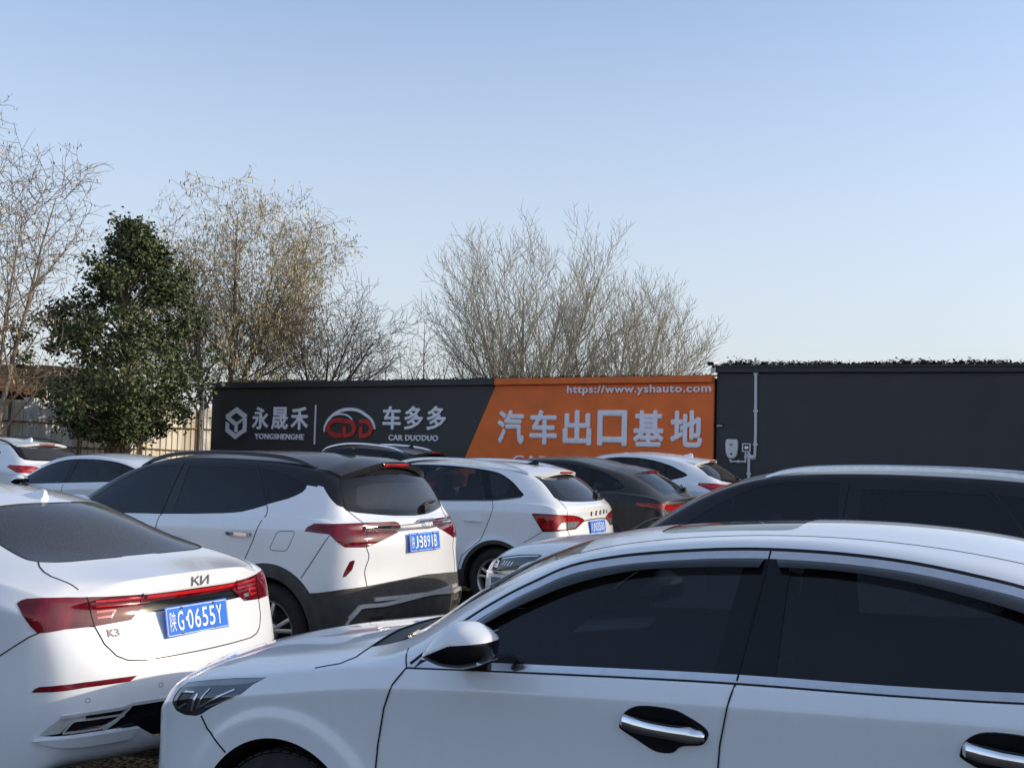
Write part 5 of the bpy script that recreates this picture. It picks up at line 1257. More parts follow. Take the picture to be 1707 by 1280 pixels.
def left_suv(pose, z):
    sp = restyle('estate', L=4.5, H=1.045, rear=[[3.50, .89, .24, 1.22, .05, .63, 1.555, 1.62], [3.80, .89, .24, 1.22, .06, .625, 1.515, 1.59], [4.00, .885, .25, 1.21, .07, .625, 1.44, 1.50, .03], [4.16, .875, .26, 1.19, .07, .66, 1.32, 1.36, .05],
                                                [4.28, .85, .28, 1.15, .05, .68, 1.21, 1.235, .04], [4.36, .80, .30, 1.10, .04, .67, 1.17, 1.19, .03]])
    dlo = spl([(1.55, 1.15), (1.68, 1.28), (1.88, 1.42), (2.1, 1.53), (2.4, 1.585), (2.8, 1.585), (3.2, 1.555), (3.55, 1.50)], 4) + [(3.72, 1.40), (3.70, 1.29), (3.3, 1.235), (3.0, 1.20), (2.4, 1.18), (1.9, 1.165)]
    lamps = [('tail_light', 'or', [(2.24, 1.16), (2.28, 1.195), (2.60, 1.185), (2.80, 1.155), (2.85, 1.10), (2.6, 1.06), (2.40, 1.07)], 'red', [('or', [(2.36, 1.13), (2.6, 1.11)], .02)])]
    return build_other('white_suv', 'car', "white SUV at the left edge near the metal fence, rear window facing right", pose, sp, 'white', dlo, [[(2.47, 1.0), (2.58, 1.0), (2.60, 1.7), (2.49, 1.7)], [(3.42, 1.0), (3.47, 1.0), (3.45, 1.7), (3.38, 1.7)]], 'glass',
        rear=('rear', [(-.60, 1.54), (-.63, 1.50), (-.69, 1.33), (-.66, 1.285), (-.5, 1.27), (.1, 1.26), (.1, 1.585), (-.35, 1.575)], [(-.53, 1.49), (-.61, 1.34), (-.55, 1.30), (.1, 1.285), (.1, 1.52)]), lamps=lamps, spoiler=(3.72, 4.02, .56, .03), rails=([(2.0, .01), (2.15, .04), (2.6, .055), (3.2, .052), (3.6, .04), (3.8, .01)], 'gloss_black', .58), fin_at=(3.55, 0), z=z, glass_rear='glass_light')
# ------------------------------------------------------------------ ground
def gz(x, y):
    t = min(1, max(0, (y - 13) / 9)); return .1 * t * t * (3 - 2 * t)

def build_ground():
    xs = [-400, -120, -40, -20] + list(range(-14, 15, 2)) + [20, 40, 120, 400]; ys = [-300, -80, -20, -6, 0, 4, 8, 12, 13, 14, 15, 16, 17, 18, 19, 20, 21, 22, 24, 28, 34, 45, 80, 200, 600]
    V = [(x, y, gz(x, y)) for y in ys for x in xs]; n = len(xs)
    o = mesh_obj('ground', V, [(j * n + i, j * n + i + 1, (j + 1) * n + i + 1, (j + 1) * n + i) for j in range(len(ys) - 1) for i in range(n - 1)], None, smooth=True); o['kind'] = 'structure'
    m, t, b = new_mat("dark_gravel"); tc = t.nodes.new("ShaderNodeTexCoord")
    n1 = t.nodes.new("ShaderNodeTexNoise"); n1.inputs['Scale'].default_value = 0.6; n1.inputs['Detail'].default_value = 8
    n2 = t.nodes.new("ShaderNodeTexVoronoi"); n2.inputs['Scale'].default_value = 28
    for k in (n1, n2): t.links.new(tc.outputs['Object'], k.inputs['Vector'])
    r = t.nodes.new("ShaderNodeValToRGB"); r.color_ramp.elements[0].color = (.013, .0125, .012, 1); r.color_ramp.elements[1].color = (.038, .036, .033, 1)
    t.links.new(n1.outputs['Fac'], r.inputs[0])
    mx = t.nodes.new("ShaderNodeMix"); mx.data_type = 'RGBA'; mx.blend_type = 'MULTIPLY'; mx.inputs['Factor'].default_value = .8
    sp_ = t.nodes.new("ShaderNodeSeparateColor"); t.links.new(n2.outputs['Color'], sp_.inputs[0])
    t.links.new(r.outputs[0], mx.inputs['A']); t.links.new(sp_.outputs[0], mx.inputs['B']); t.links.new(mx.outputs['Result'], b.inputs['Base Color'])
    bp = t.nodes.new("ShaderNodeBump"); bp.inputs['Strength'].default_value = .8; bp.inputs['Distance'].default_value = .03
    t.links.new(n2.outputs['Distance'], bp.inputs['Height']); t.links.new(bp.outputs[0], b.inputs['Normal']); b.inputs['Roughness'].default_value = .95
    o.data.materials.append(m)

# ------------------------------------------------------------------ sign wall
M['wall_dark'] = mat("charcoal_cladding", (0.033, 0.034, 0.037), 0.5, var=0.18, scale=1.6, bump=0.10, bscale=1.3)
M['wall_dark2'] = mat("charcoal_trim", (0.027, 0.028, 0.031), 0.5, var=0.15, scale=3)
M['orange'] = mat("orange_cladding", (0.88, 0.165, 0.018), 0.5, var=0.12, scale=1.6, bump=0.10, bscale=1.3)
M['orange_trim'] = mat("orange_trim", (0.80, 0.155, 0.018), 0.5, var=0.12, scale=3)
M['letter'] = mat("white_letter", (0.86, 0.85, 0.90), 0.4, var=0.05, scale=6)
M['letter_red'] = mat("red_letter", (0.52, 0.022, 0.022), 0.4, var=0.10, scale=6)
M['pipe'] = mat("white_conduit", (0.62, 0.63, 0.64), 0.45, var=0.08, scale=10)
M['debris'] = mat("dry_creeper", (0.030, 0.030, 0.026), 0.9, var=0.6, scale=9)

def fit_text(mb, body, u0, u1, v0, v1, bold, depth=.03, y0=0.0, per_char=None):
    """letters stretched to an exact rectangle on the wall; y- is the front"""
    if per_char:
        n = len(body); w_ = (u1 - u0 - per_char * (n - 1)) / n
        for i, ch in enumerate(body): fit_text(mb, ch, u0 + i * (w_ + per_char), u0 + i * (w_ + per_char) + w_, v0, v1, bold, depth, y0)
        return
    cjk = len(body) == 1 and body > '\u3000'
    V, Fc = text_mesh(body, 1.0, 0.0 if cjk else bold, depth=depth / 2, spacing=1.0 if cjk else 1.08)
    if cjk and bold:   # heavy stroke: shifted copies, each a hair deeper
        V0, F0, n0 = V, Fc, len(V); V, Fc = [], []
        for k, (dx, dy) in enumerate([(0, 0)] + [(math.cos(a * math.pi / 4) * bold, math.sin(a * math.pi / 4) * bold) for a in range(8)]):
            V += [(x + dx, y + dy, z - .0012 * k * (1 if z > 0 else -1)) for x, y, z in V0]; Fc += [tuple(i + k * n0 for i in f) for f in F0]
    xs = [v[0] for v in V]; ys = [v[1] for v in V]; ax, bx, ay, by = min(xs), max(xs), min(ys), max(ys)
    mb.add([(u0 + (x - ax) / (bx - ax) * (u1 - u0), y0 - depth / 2 - z, v0 + (y - ay) / (by - ay) * (v1 - v0)) for x, y, z in V], Fc)

def slab(outline, y_front, y_back=None):
    mb = MB(); mb.prism(outline, y_front, y_back if y_back is not None else y_front + .06); return mb

def band(pts, width, y, depth):
    """flat ribbon of given (possibly varying) width along a curve on the wall"""
    P = [Vector(p) for p in pts]; n = len(P); A, Bq = [], []
    for i, p in enumerate(P):
        t = (P[min(i + 1, n - 1)] - P[max(i - 1, 0)]).normalized(); nn = Vector((-t.y, t.x)); wd = width[i] if hasattr(width, '__len__') else width
        A.append(tuple(p + nn * wd / 2)); Bq.append(tuple(p - nn * wd / 2))
    return slab(A + Bq[::-1], y, y + depth)

def build_sign_wall():
    rz = R(-31.96); L = 13.43
    root = thing('sign_wall', "long charcoal and orange sign wall with white Chinese lettering, web address and two logos", 'sign wall', (-7.557, 28.77, 0), rz)
    c = MB(); c.box((L / 2, .65, 1.62), (L - .02, 1.18, 3.20)); c.build('wall_core', M['wall_dark2'], root)
    k0, k1 = (7.02, 0.06), (8.505, 3.125)
    slab([(0, .06), (k0[0] - .006, k0[1]), (k1[0] - .006, k1[1]), (0, 3.125)], 0).build('dark_panel', M['wall_dark'], root)
    slab([(k0[0], k0[1]), (L, .06), (L, 3.125), (k1[0], k1[1])], 0).build('orange_panel', M['orange'], root)
    mb = MB(); mb.box((4.255, -.02, 3.19), (8.51, .16, .12), bev=.01); mb.box((4.25, .0, 3.256), (8.50, .20, .02)); mb.build('dark_coping', M['wall_dark2'], root)
    mb = MB(); mb.box((8.52 + (L - 8.52) / 2, -.02, 3.19), (L - 8.52, .16, .12), bev=.01); mb.box((8.52 + (L - 8.52) / 2, .0, 3.256), (L - 8.52, .20, .02)); mb.build('orange_coping', M['orange_trim'], root)
    for nm, t, u0, u1, v0, v1, b_, pc in (('lettering', '永晟禾', 1.43, 3.24, 2.12, 2.665, .026, .10), ('lettering', '车多多', 5.485, 7.24, 2.155, 2.685, .026, .10), ('lettering', '汽车出口基地', 8.585, 13.22, 1.885, 2.60, .030, .14),
                                          ('lettering', 'YONGSHENGHE', 1.537, 3.13, 1.885, 2.02, .016, None), ('lettering', 'CAR DUODUO', 5.678, 7.043, 1.912, 2.042, .016, None),
                                          ('lettering', 'https://www.yshauto.com', 10.257, 13.39, 2.93, 3.125, .018, None), ('lettering', 'CAR EXPORT BASE', 8.98, 12.9, 1.44, 1.65, .01, None)):
        if nm == 'lettering' and t.startswith('http'): v0, v1 = 2.90, 3.105
        mb = MB(); fit_text(mb, t, u0, u1, v0, v1, b_, .03, -.002, pc); mb.build(nm, M['letter'], root)
    mb = MB(); mb.box((3.466, -.012, 2.252), (.03, .024, .93)); mb.build('divider', M['letter'], root)
    # folded hexagon emblem
    E_ = [[(.53, 2.38), (.53, 2.47), (.885, 2.665), (1.235, 2.475), (1.235, 2.43), (1.14, 2.385), (.885, 2.53), (.665, 2.41), (.93, 2.27), (.885, 2.225), (.80, 2.22)],
          [(1.235, 2.40), (1.235, 2.06), (.878, 1.868), (.53, 2.06), (.53, 2.30), (.64, 2.25), (.64, 2.125), (.878, 2.0), (1.125, 2.125), (1.125, 2.33), (.93, 2.22), (.93, 2.05), (.84, 2.05), (.84, 2.21), (.93, 2.30), (1.10, 2.385)]]
    for o_ in E_:
        slab(o_, -.03, -.001).build('emblem', M['letter'], root)
    # car emblem: two arcs over red letters
    a1 = spl([(3.765, 2.08), (3.77, 2.18), (3.83, 2.30), (3.93, 2.41), (4.09, 2.52), (4.32, 2.595), (4.57, 2.612), (4.80, 2.575), (4.98, 2.49), (5.13, 2.40), (5.22, 2.29), (5.272, 2.16)], 5); n = len(a1)
    band(a1, [.02 + .05 * math.sin(math.pi * i / (n - 1)) ** .5 for i in range(n)], -.03, .029).build('emblem_arc', M['letter'], root)
    a2 = spl([(4.02, 2.47), (4.20, 2.505), (4.38, 2.49), (4.51, 2.44), (4.60, 2.37)], 6); n = len(a2)
    band(a2, [.05 - .03 * i / (n - 1) for i in range(n)], -.034, .03).build('emblem_arc', M['letter'], root)
    x0, y0, y1, w_ = 3.84, 1.955, 2.405, .085
    def ring(pts, wd): return band(spl(pts, 5), wd, -.03, .029)
    ring([(4.36, y1 - .06), (4.12, y1 - .05), (3.93, y1 - .12), (3.885, 2.18), (3.93, y0 + .12), (4.12, y0 + .05), (4.30, y0 + .05)], .10).build('emblem_letter', M['letter_red'], root)
    for u in (4.36, 4.86):
        e = MB(); e.prism([(u - .05, y1 - .02), (u + .15, y1 - .02), (u + .30, y1 - .08), (u + .38, 2.18), (u + .30, y0 + .06), (u + .12, y0), (u - .04, y0), (u - .04, 2.22), (u + .06, 2.22), (u + .06, y0 + .10), (u + .13, y0 + .10), (u + .22, y0 + .14), (u + .26, 2.18), (u + .22, y1 - .16), (u + .13, y1 - .12), (u - .05, y1 - .12)], -.03, -.001)
        e.build('emblem_letter', M['letter_red'], root)
    # right-hand wall, a little taller and turned
    rz2 = R(-21.17)
    r2 = thing('plain_wall', "plain taller charcoal wall without lettering, right of the orange panel", 'wall', (3.875, 21.776, 0), rz2)
    c = MB(); c.box((8, .60, 1.70), (15.9, 1.1, 3.36)); c.build('wall_core', M['wall_dark2'], r2)
    c = MB(); c.box((8, .02, 1.68), (15.9, .06, 3.26)); c.build('wall_panel', M['wall_dark'], r2)
    c = MB(); c.box((8, -.01, 3.37), (15.95, .16, .10), bev=.01); c.box((8, .0, 3.44), (15.95, .22, .04)); c.build('coping', M['wall_dark2'], r2)
    rnd_ = random.Random(4)
    def creeper(name, label, loc, rz, u0, u1, v, n, hmax):
        V, Fc = [], []
        for k in range(n):
            u = rnd_.uniform(u0, u1); h = v + abs(rnd_.gauss(0, 1)) * hmax * (.35 + .65 * (.5 + .5 * math.sin(u * 3.1) * math.sin(u * 1.3 + 1))); d = rnd_.uniform(-.1, .35); s_ = rnd_.uniform(.02, .06); a = rnd_.uniform(0, 6.28); tl = rnd_.uniform(-.8, .8)
            ax = Vector((math.cos(a), math.sin(a), tl)).normalized() * s_; bx = Vector((-math.sin(a), math.cos(a), rnd_.uniform(-.5, .9))).normalized() * s_ * .45; p = Vector((u, d, h)); n0 = len(V)
            V += [p - ax, p + bx, p + ax, p - bx]; Fc.append((n0, n0 + 1, n0 + 2, n0 + 3))
        for k in range(n // 60):
            u = rnd_.uniform(u0, u1); P = [(u, .1, v)]
            for q in range(3): P.append((P[-1][0] + rnd_.uniform(-.06, .06), .1, P[-1][2] + rnd_.uniform(.01, .045)))
            mb = MB(); mb.tube(P, [.006, .005, .004, .003], 4); n0 = len(V); V += mb.V; Fc += [tuple(i + n0 for i in f) for f in mb.F]
        o = mesh_obj(name, V, Fc, M['debris']); o.location = loc; o.rotation_euler = (0, 0, rz); o['label'] = label; o['category'] = 'dry plants'; o['kind'] = 'stuff'
    creeper('dry_creeper', "dark dry creeper spilling over the top of the plain charcoal wall", r2.location, rz2, .1, 9.5, 3.455, 6000, .055)
    creeper('dry_weeds', "thin dry weeds along the top edge of the lettered sign wall", root.location, rz, .0, L, 3.26, 2200, .025)
    def on2(o, u, v, d=0.0):
        o.location = (r2.location[0] + u * math.cos(rz2) + d * math.sin(rz2), r2.location[1] + u * math.sin(rz2) - d * math.cos(rz2), v); o.rotation_euler = (0, 0, rz2)
    du = .064
    # wall charger, socket box, conduits, lamp, camera
    ch = thing('wall_charger', "rounded white electric car charger fixed low on the plain charcoal wall", 'charger'); on2(ch, .295 + du, 1.87, .02)
    o_ = spl([(-.095, .185), (0, .19), (.095, .185), (.118, .12), (.116, -.02), (.095, -.12), (.05, -.175), (0, -.185), (-.05, -.175), (-.095, -.12), (-.116, -.02), (-.118, .12)], 4, closed=True)
    V = []; n = len(o_)
    for d, s_ in ((.0, .96), (-.05, 1.0), (-.085, .97), (-.10, .88)): V += [(a * s_, d, b * s_) for a, b in o_]
    Fc = [(k * n + i, k * n + (i + 1) % n, (k + 1) * n + (i + 1) % n, (k + 1) * n + i) for k in range(3) for i in range(n)] + [tuple(3 * n + i for i in range(n))[::-1]]
    mb = MB(); mb.add(V, Fc); bd = mb.build('charger_body', M['pipe'], ch, flat_angle=40)
    mb = MB(); mb.box((0, -.103, .085), (.06, .006, .018)); mb.lathe([(.0, -.104), (.018, -.104), (.022, -.098)], 16, 'Y', (0, 0, -.09)); mb.build('charger_mark', M['grey_plastic'], bd)
    sb = thing('socket_box', "small white framed meter box beside the wall charger", 'electric box'); on2(sb, .57 + du, 1.905, .02)
    mb = MB()
    for (x, z, a, b) in ((0, .070, .16, .022), (0, -.070, .16, .022), (-.069, 0, .022, .118), (.069, 0, .022, .118)): mb.box((x, -.035, z), (a, .07, b), bev=.004)
    f_ = mb.build('box_frame', M['pipe'], sb); mb = MB(); mb.box((0, -.012, 0), (.114, .02, .116)); mb.build('box_back', M['black'], sb); mb = MB(); mb.box((0, -.035, .0), (.075, .03, .06), bev=.006); mb.build('breaker', M['satin'], sb)
    def pipe(name, label, pts, r, root_uv):
        o = thing(name, label, 'conduit'); on2(o, du, 0, .05); mb = MB(); mb.tube([(a, 0, b) for a, b in pts], r, 10); mb.build('pipe', M['pipe'], o, flat_angle=40)
        br = MB()
        for i in range(len(pts) - 1):
            (a, b), (c_, d) = pts[i], pts[i + 1]; k = max(1, int(math.hypot(c_ - a, d - b) / .55))
            for q in range(k):
                t = (q + .5) / k; br.box((a + (c_ - a) * t, .012, b + (d - b) * t), (r * 3.2, .03, r * 1.6) if abs(d - b) > abs(c_ - a) else (r * 1.6, .03, r * 3.2), bev=.004)
        br.build('pipe_clip', M['pipe'], o)
    pipe('tall_conduit', "tall white conduit rising to the top of the plain wall above the charger", [(.628, 1.726), (.71, 1.727), (.728, 1.745), (.735, 2.2), (.727, 3.0), (.725, 3.60)], .028, None)
    pipe('low_conduit', "white conduit running down to the ground from the meter box", [(.613, 1.83), (.615, 1.70), (.62, .0)], .026, None)
    pipe('charger_conduit', "short white conduit joining the charger to the meter box", [(.27, 1.70), (.27, 1.65), (.285, 1.637), (.54, 1.640), (.556, 1.655), (.555, 1.82)], .019, None)
    lm = thing('wall_lamp', "small wall lamp on the plain wall beside the orange panel", 'lamp'); on2(lm, .052 + du, 2.335, .0)
    mb = MB(); mb.box((0, -.05, .012), (.13, .10, .02), bev=.006); mb.build('lamp_hood', M['black'], lm); mb = MB(); mb.box((.0, -.045, -.02), (.10, .05, .035), rot=(.3, 0, 0), bev=.008); mb.build('lamp_head', M['pipe'], lm)
    cc = thing('security_camera', "white security cameras on a bracket where the two walls meet", 'camera'); on2(cc, -.02, 3.45, .06)
    mb = MB(); mb.box((0, .03, -.02), (.05, .06, .20), bev=.006); mb.build('camera_bracket', M['gloss_black'], cc)
    for x, a in ((-.09, .25), (.075, -.3)):
        mb = MB(); mb.tube([(x, .0, .06), (x + a * .2, -.16, .03)], .042, 12); mb.build('camera_body', M['pipe'], cc, flat_angle=40)
        mb = MB(); mb.tube([(x + a * .2, -.16, .03), (x + a * .22, -.168, .029)], .034, 12); mb.build('camera_lens', M['gloss_black'], cc)
    mb = MB(); mb.tube([(.0, -.05, -.05), (.0, -.06, -.14)], [.04, .028], 12); mb.build('camera_dome', M['pipe'], cc, flat_angle=40)

# ------------------------------------------------------------------ fence, shed, street lamp
def corrugated(u0, u1, v0, v1, pitch=.19, depth=.028):
    V, Fc = [], []; u = u0; pts = []
    while u < u1:
        for a, d in ((0, 0), (.10, 0), (.115, depth), (.175, depth)):
            if u + a <= u1: pts.append((u + a, d))
        u += pitch
    pts.append((u1, 0))
    for (a, d) in pts: V += [(a, -d, v0), (a, -d, v1)]
    return V, [(2 * i, 2 * i + 2, 2 * i + 3, 2 * i + 1) for i in range(len(pts) - 1)]

def build_fence():
    A = Vector((-14.4, 23.9)); Bp = Vector((-7.95, 33.1)); d = Bp - A; L = d.length; rz = math.atan2(d.y, d.x)
    root = thing('sheet_fence', "old sheet metal fence of cream, grey and rust-brown panels behind the dark green tree", 'fence', (A.x, A.y, .1), rz)
    fm = {}
    for nm, col, v in (('cream', (.74, .71, .61), .16), ('pale', (.72, .75, .76), .10), ('rust', (.22, .105, .035), .6), ('worn', (.55, .50, .40), .30)):
        m, t, b = new_mat("sheet_" + nm); tc = t.nodes.new("ShaderNodeTexCoord"); mp = t.nodes.new("ShaderNodeMapping"); mp.inputs['Scale'].default_value = (1.5, 1.5, .35)
        n1 = t.nodes.new("ShaderNodeTexNoise"); n1.inputs['Scale'].default_value = 3; n1.inputs['Detail'].default_value = 8; n1.inputs['Roughness'].default_value = .7
        t.links.new(tc.outputs['Object'], mp.inputs[0]); t.links.new(mp.outputs[0], n1.inputs['Vector'])
        r = t.nodes.new("ShaderNodeValToRGB"); r.color_ramp.elements[0].position = .35; r.color_ramp.elements[1].position = .6
        r.color_ramp.elements[0].color = (*(c * (1 - v) for c in (col[0], col[1] * .92, col[2] * .8)), 1); r.color_ramp.elements[1].color = (*col, 1)
        t.links.new(n1.outputs['Fac'], r.inputs[0]); t.links.new(r.outputs[0], b.inputs['Base Color']); b.inputs['Roughness'].default_value = .6; fm[nm] = m
    post = mat("rusty_timber", (.15, .095, .05), .8, var=.5, scale=6)
    rn = random.Random(7); u = 0.0
    seq = ['cream', 'worn', 'cream', 'cream', 'cream', 'cream', 'pale', 'pale', 'worn', 'rust', 'cream', 'cream', 'worn', 'cream', 'cream', 'cream']; k = 0
    # panels are stepped a little in height
    while u < L - .05:
        wd = min(rn.uniform(.72, .84), L - u); top = 2.62 + rn.uniform(-.05, .05)
        V, Fc = corrugated(u + .004, u + wd - .004, .05, top); mesh_obj('sheet_panel', V, Fc, fm[seq[min(k, 15)]], root); u += wd; k += 1
    for v in (.75, 1.45, 2.05):
        mb = MB(); P = [(q, .05 - .09, v + rn.uniform(-.02, .02)) for q in np.linspace(0, L, 12)]; mb.tube(P, .022, 6); mb.build('fence_rail', post, root)
    for q in np.arange(.3, L, 1.9):
        mb = MB(); mb.tube([(q, -.075, 0), (q + .02, -.075, 2.66)], .035, 6); mb.build('fence_post', post, root)
    # long low shed behind it with a brown layered roof
    th = mat("brown_thatch", (.16, .085, .028), .95, var=.6, scale=5, bump=.4, bscale=12)
    sh = thing('shed', "low shed with a ragged brown layered roof behind the left end of the fence", 'shed', (-15.2, 30.2, .1), rz)
    mb = MB(); mb.box((1.9, 1.2, 1.55), (7.0, 2.0, 3.1)); mb.build('shed_wall', mat("shed_wall_boards", (.09, .06, .04), .9, var=.5, scale=5), sh)
    mb = MB()
    for k in range(260):
        x = rn.uniform(-1.9, 5.6); t = rn.random(); y = -.35 + 2.9 * t; z = 3.02 + .75 * (1 - abs(2 * t - 1)) + rn.uniform(-.05, .06)
        mb.box((x, y, z), (rn.uniform(.5, 1.3), rn.uniform(.15, .45), rn.uniform(.02, .06)), rot=(rn.uniform(-.1, .1) + (.5 if t < .5 else -.5), rn.uniform(-.06, .06), rn.uniform(-.15, .15)))
    mb.build('shed_roof', th, sh)
    s2 = thing('roof_shelter', "rust-brown tin shelter roof just showing above the left end of the sign wall", 'shelter', (-9.3, 36.2, .1), R(-20))
    mb = MB()
    for k in range(7): mb.box((.3 + k * .48, .0, 3.55 + rn.uniform(-.03, .03)), (.47, 1.6, .05), rot=(.25, 0, 0))
    mb.build('shelter_roof', th, s2); mb = MB()
    for x in (.2, 1.8, 3.4): mb.tube([(x, .3, 0), (x, .3, 3.5)], .05, 6)
    mb.build('shelter_posts', post, s2)
    # solar street lamp at the end of the sign wall
    sl_ = thing('solar_street_lamp', "white solar street lamp leaning out beside the left end of the sign wall", 'street lamp', (-7.72, 28.55, .1))
    mb = MB(); mb.tube([(0, 0, 0), (0, 0, 3.03)], .035, 8); mb.tube([(0, 0, 2.98), (-.22, -.05, 3.10)], .02, 8); mb.build('lamp_pole', M['satin'], sl_, flat_angle=40)
    mb = MB(); mb.box((-.12, -.04, 3.13), (.66, .26, .03), rot=(.1, .16, 0), bev=.008); mb.build('lamp_head', M['pipe'], sl_)

# ------------------------------------------------------------------ trees
class Tree:
    def __init__(s, seed): s.r = random.Random(seed); s.seg = {0: [], 1: [], 2: [], 3: [], 4: []}; s.tips = []
    def branch(s, p, d, L, r, lev, P):
        rn = s.r; n = P['segs'][lev]; pts = [Vector(p)]; rad = [r]; d = Vector(d).normalized(); st = L / n; r1 = r * P['taper'][lev]
        for i in range(n):
            j = P['wob'][lev]; d = (d + Vector((rn.gauss(0, j), rn.gauss(0, j), rn.gauss(0, j) * .6)) + Vector((0, 0, P['up'][lev]))).normalized()
            pts.append(pts[-1] + d * st); rad.append(r + (r1 - r) * (i + 1) / n)
        s.seg[lev].append((pts, rad))
        if lev + 1 < P['levels']:
            k = P['kids'][lev]; k = max(1, int(k * (.75 + .5 * rn.random()) * (1 if lev == 0 else min(1.3, L / P['len'][lev]))))
            for q in range(k):
                t = P['from'][lev] + (1 - P['from'][lev]) * (q + rn.random() * .9) / k; t = min(t, .98); i = min(n - 1, int(t * n)); f = t * n - i
                c = pts[i].lerp(pts[i + 1], f); dd = (pts[i + 1] - pts[i]).normalized(); a = R(rn.uniform(*P['ang'][lev])); az = q * 2.4 + rn.uniform(-.6, .6)
                u = dd.orthogonal().normalized(); v = dd.cross(u); nd = dd * math.cos(a) + (u * math.cos(az) + v * math.sin(az)) * math.sin(a)
                LL = P['len'][lev + 1] * rn.uniform(.65, 1.15) * (1 - P['short'][lev] * t); rr = max(P['rmin'], (rad[i] + (rad[i + 1] - rad[i]) * f) * P['rat'][lev])
                s.branch(c, nd, LL, rr, lev + 1, P)
        else: s.tips.append((pts[-1], d)); s.tips.append((pts[len(pts) // 2], d))
    def mesh(s, levs, sides):
        V, Fc = [], []
        for lv, n in zip(levs, sides):
            cs = [(math.cos(2 * math.pi * k / n), math.sin(2 * math.pi * k / n)) for k in range(n)]
            for pts, rad in s.seg[lv]:
                t = (pts[-1] - pts[0]).normalized(); u = t.orthogonal().normalized(); w_ = t.cross(u); b = len(V)
                for p, q in zip(pts, rad):
                    for c, e in cs: V.append((p.x + (u.x * c + w_.x * e) * q, p.y + (u.y * c + w_.y * e) * q, p.z + (u.z * c + w_.z * e) * q))
                for i in range(len(pts) - 1):
                    for k in range(n): Fc.append((b + i * n + k, b + i * n + (k + 1) % n, b + (i + 1) * n + (k + 1) % n, b + (i + 1) * n + k))
        return V, Fc

BARK = {'grey': mat("pale_grey_bark", (.44, .385, .28), .9, var=.35, scale=4), 'brown': mat("brown_bark", (.21, .165, .12), .9, var=.4, scale=4), 'dark': mat("dark_bark", (.20, .165, .125), .9, var=.4, scale=4), 'tan': mat("tan_twigs", (.34, .27, .17), .9, var=.35, scale=4)}
M['catkin'] = mat("dry_seed_pods", (.48, .41, .23), .8, var=.4, scale=3)

def bare_tree(label, loc, seed, P, trunks, bark='grey', twig='grey', pods=0, name='bare_tree', pod_len=.10):
    root = thing(name, label, 'tree', loc, group='bare trees behind the wall'); T = Tree(seed)
    for (off, d, L, r) in trunks: T.branch(off, d, L, r, 0, P)
    lv = P['levels']
    V, Fc = T.mesh([0, 1], [8, 6]); mesh_obj('trunk', V, Fc, BARK[bark], root, True)
    V, Fc = T.mesh(list(range(2, lv)), [4, 3, 3][:lv - 2]); cr = mesh_obj('crown', V, Fc, BARK[twig], root)
    if pods:
        rn = T.r; V, Fc = [], []
        for p, d in T.tips:
            if rn.random() < pods:
                for k in range(rn.randint(1, 3)):
                    q = p + Vector((rn.gauss(0, .05), rn.gauss(0, .05), rn.gauss(0, .04))); a = rn.uniform(0, 6.28); L = pod_len * rn.uniform(.6, 1.3); w_ = .016; n0 = len(V)
                    c, e = math.cos(a) * w_, math.sin(a) * w_; dx, dy = rn.uniform(-.03, .03), rn.uniform(-.03, .03)
                    V += [q, q + Vector((c + dx * .5, e + dy * .5, -L * .5)), q + Vector((dx, dy, -L)), q + Vector((-c + dx * .5, -e + dy * .5, -L * .5))]; Fc.append((n0, n0 + 1, n0 + 2, n0 + 3))
        mesh_obj('seed_pods', V, Fc, M['catkin'], root)
    return root

POPLAR = dict(levels=4, segs=[7, 7, 5, 3], taper=[.12, .25, .3, .5], wob=[.022, .04, .055, .08], up=[.04, .09, .13, .10], kids=[21, 17, 8, 0], **{'from': [.08, .10, .12, 0]}, ang=[(24, 54), (20, 44), (20, 46), (0, 1)], len=[5.5, 3.4, 1.4, .50], short=[.45, .55, .45, 0], rat=[.50, .48, .6, .6], rmin=.0072)
SPREAD = dict(levels=4, segs=[6, 7, 6, 4], taper=[.12, .25, .3, .5], wob=[.035, .12, .16, .22], up=[.03, .05, .02, -.05], kids=[14, 15, 10, 0], **{'from': [.22, .15, .12, 0]}, ang=[(25, 55), (30, 62), (30, 75), (0, 1)], len=[5.0, 3.0, 1.5, .60], short=[.30, .45, .35, 0], rat=[.5, .48, .55, .6], rmin=.0072)
THIN = dict(levels=4, segs=[6, 6, 5, 3], taper=[.12, .25, .3, .5], wob=[.06, .10, .12, .14], up=[.04, .06, .05, .03], kids=[12, 12, 8, 0], **{'from': [.12, .12, .12, 0]}, ang=[(25, 55), (25, 55), (25, 60), (0, 1)], len=[3.6, 2.4, 1.1, .5], short=[.4, .5, .4, 0], rat=[.5, .5, .55, .6], rmin=.0072)

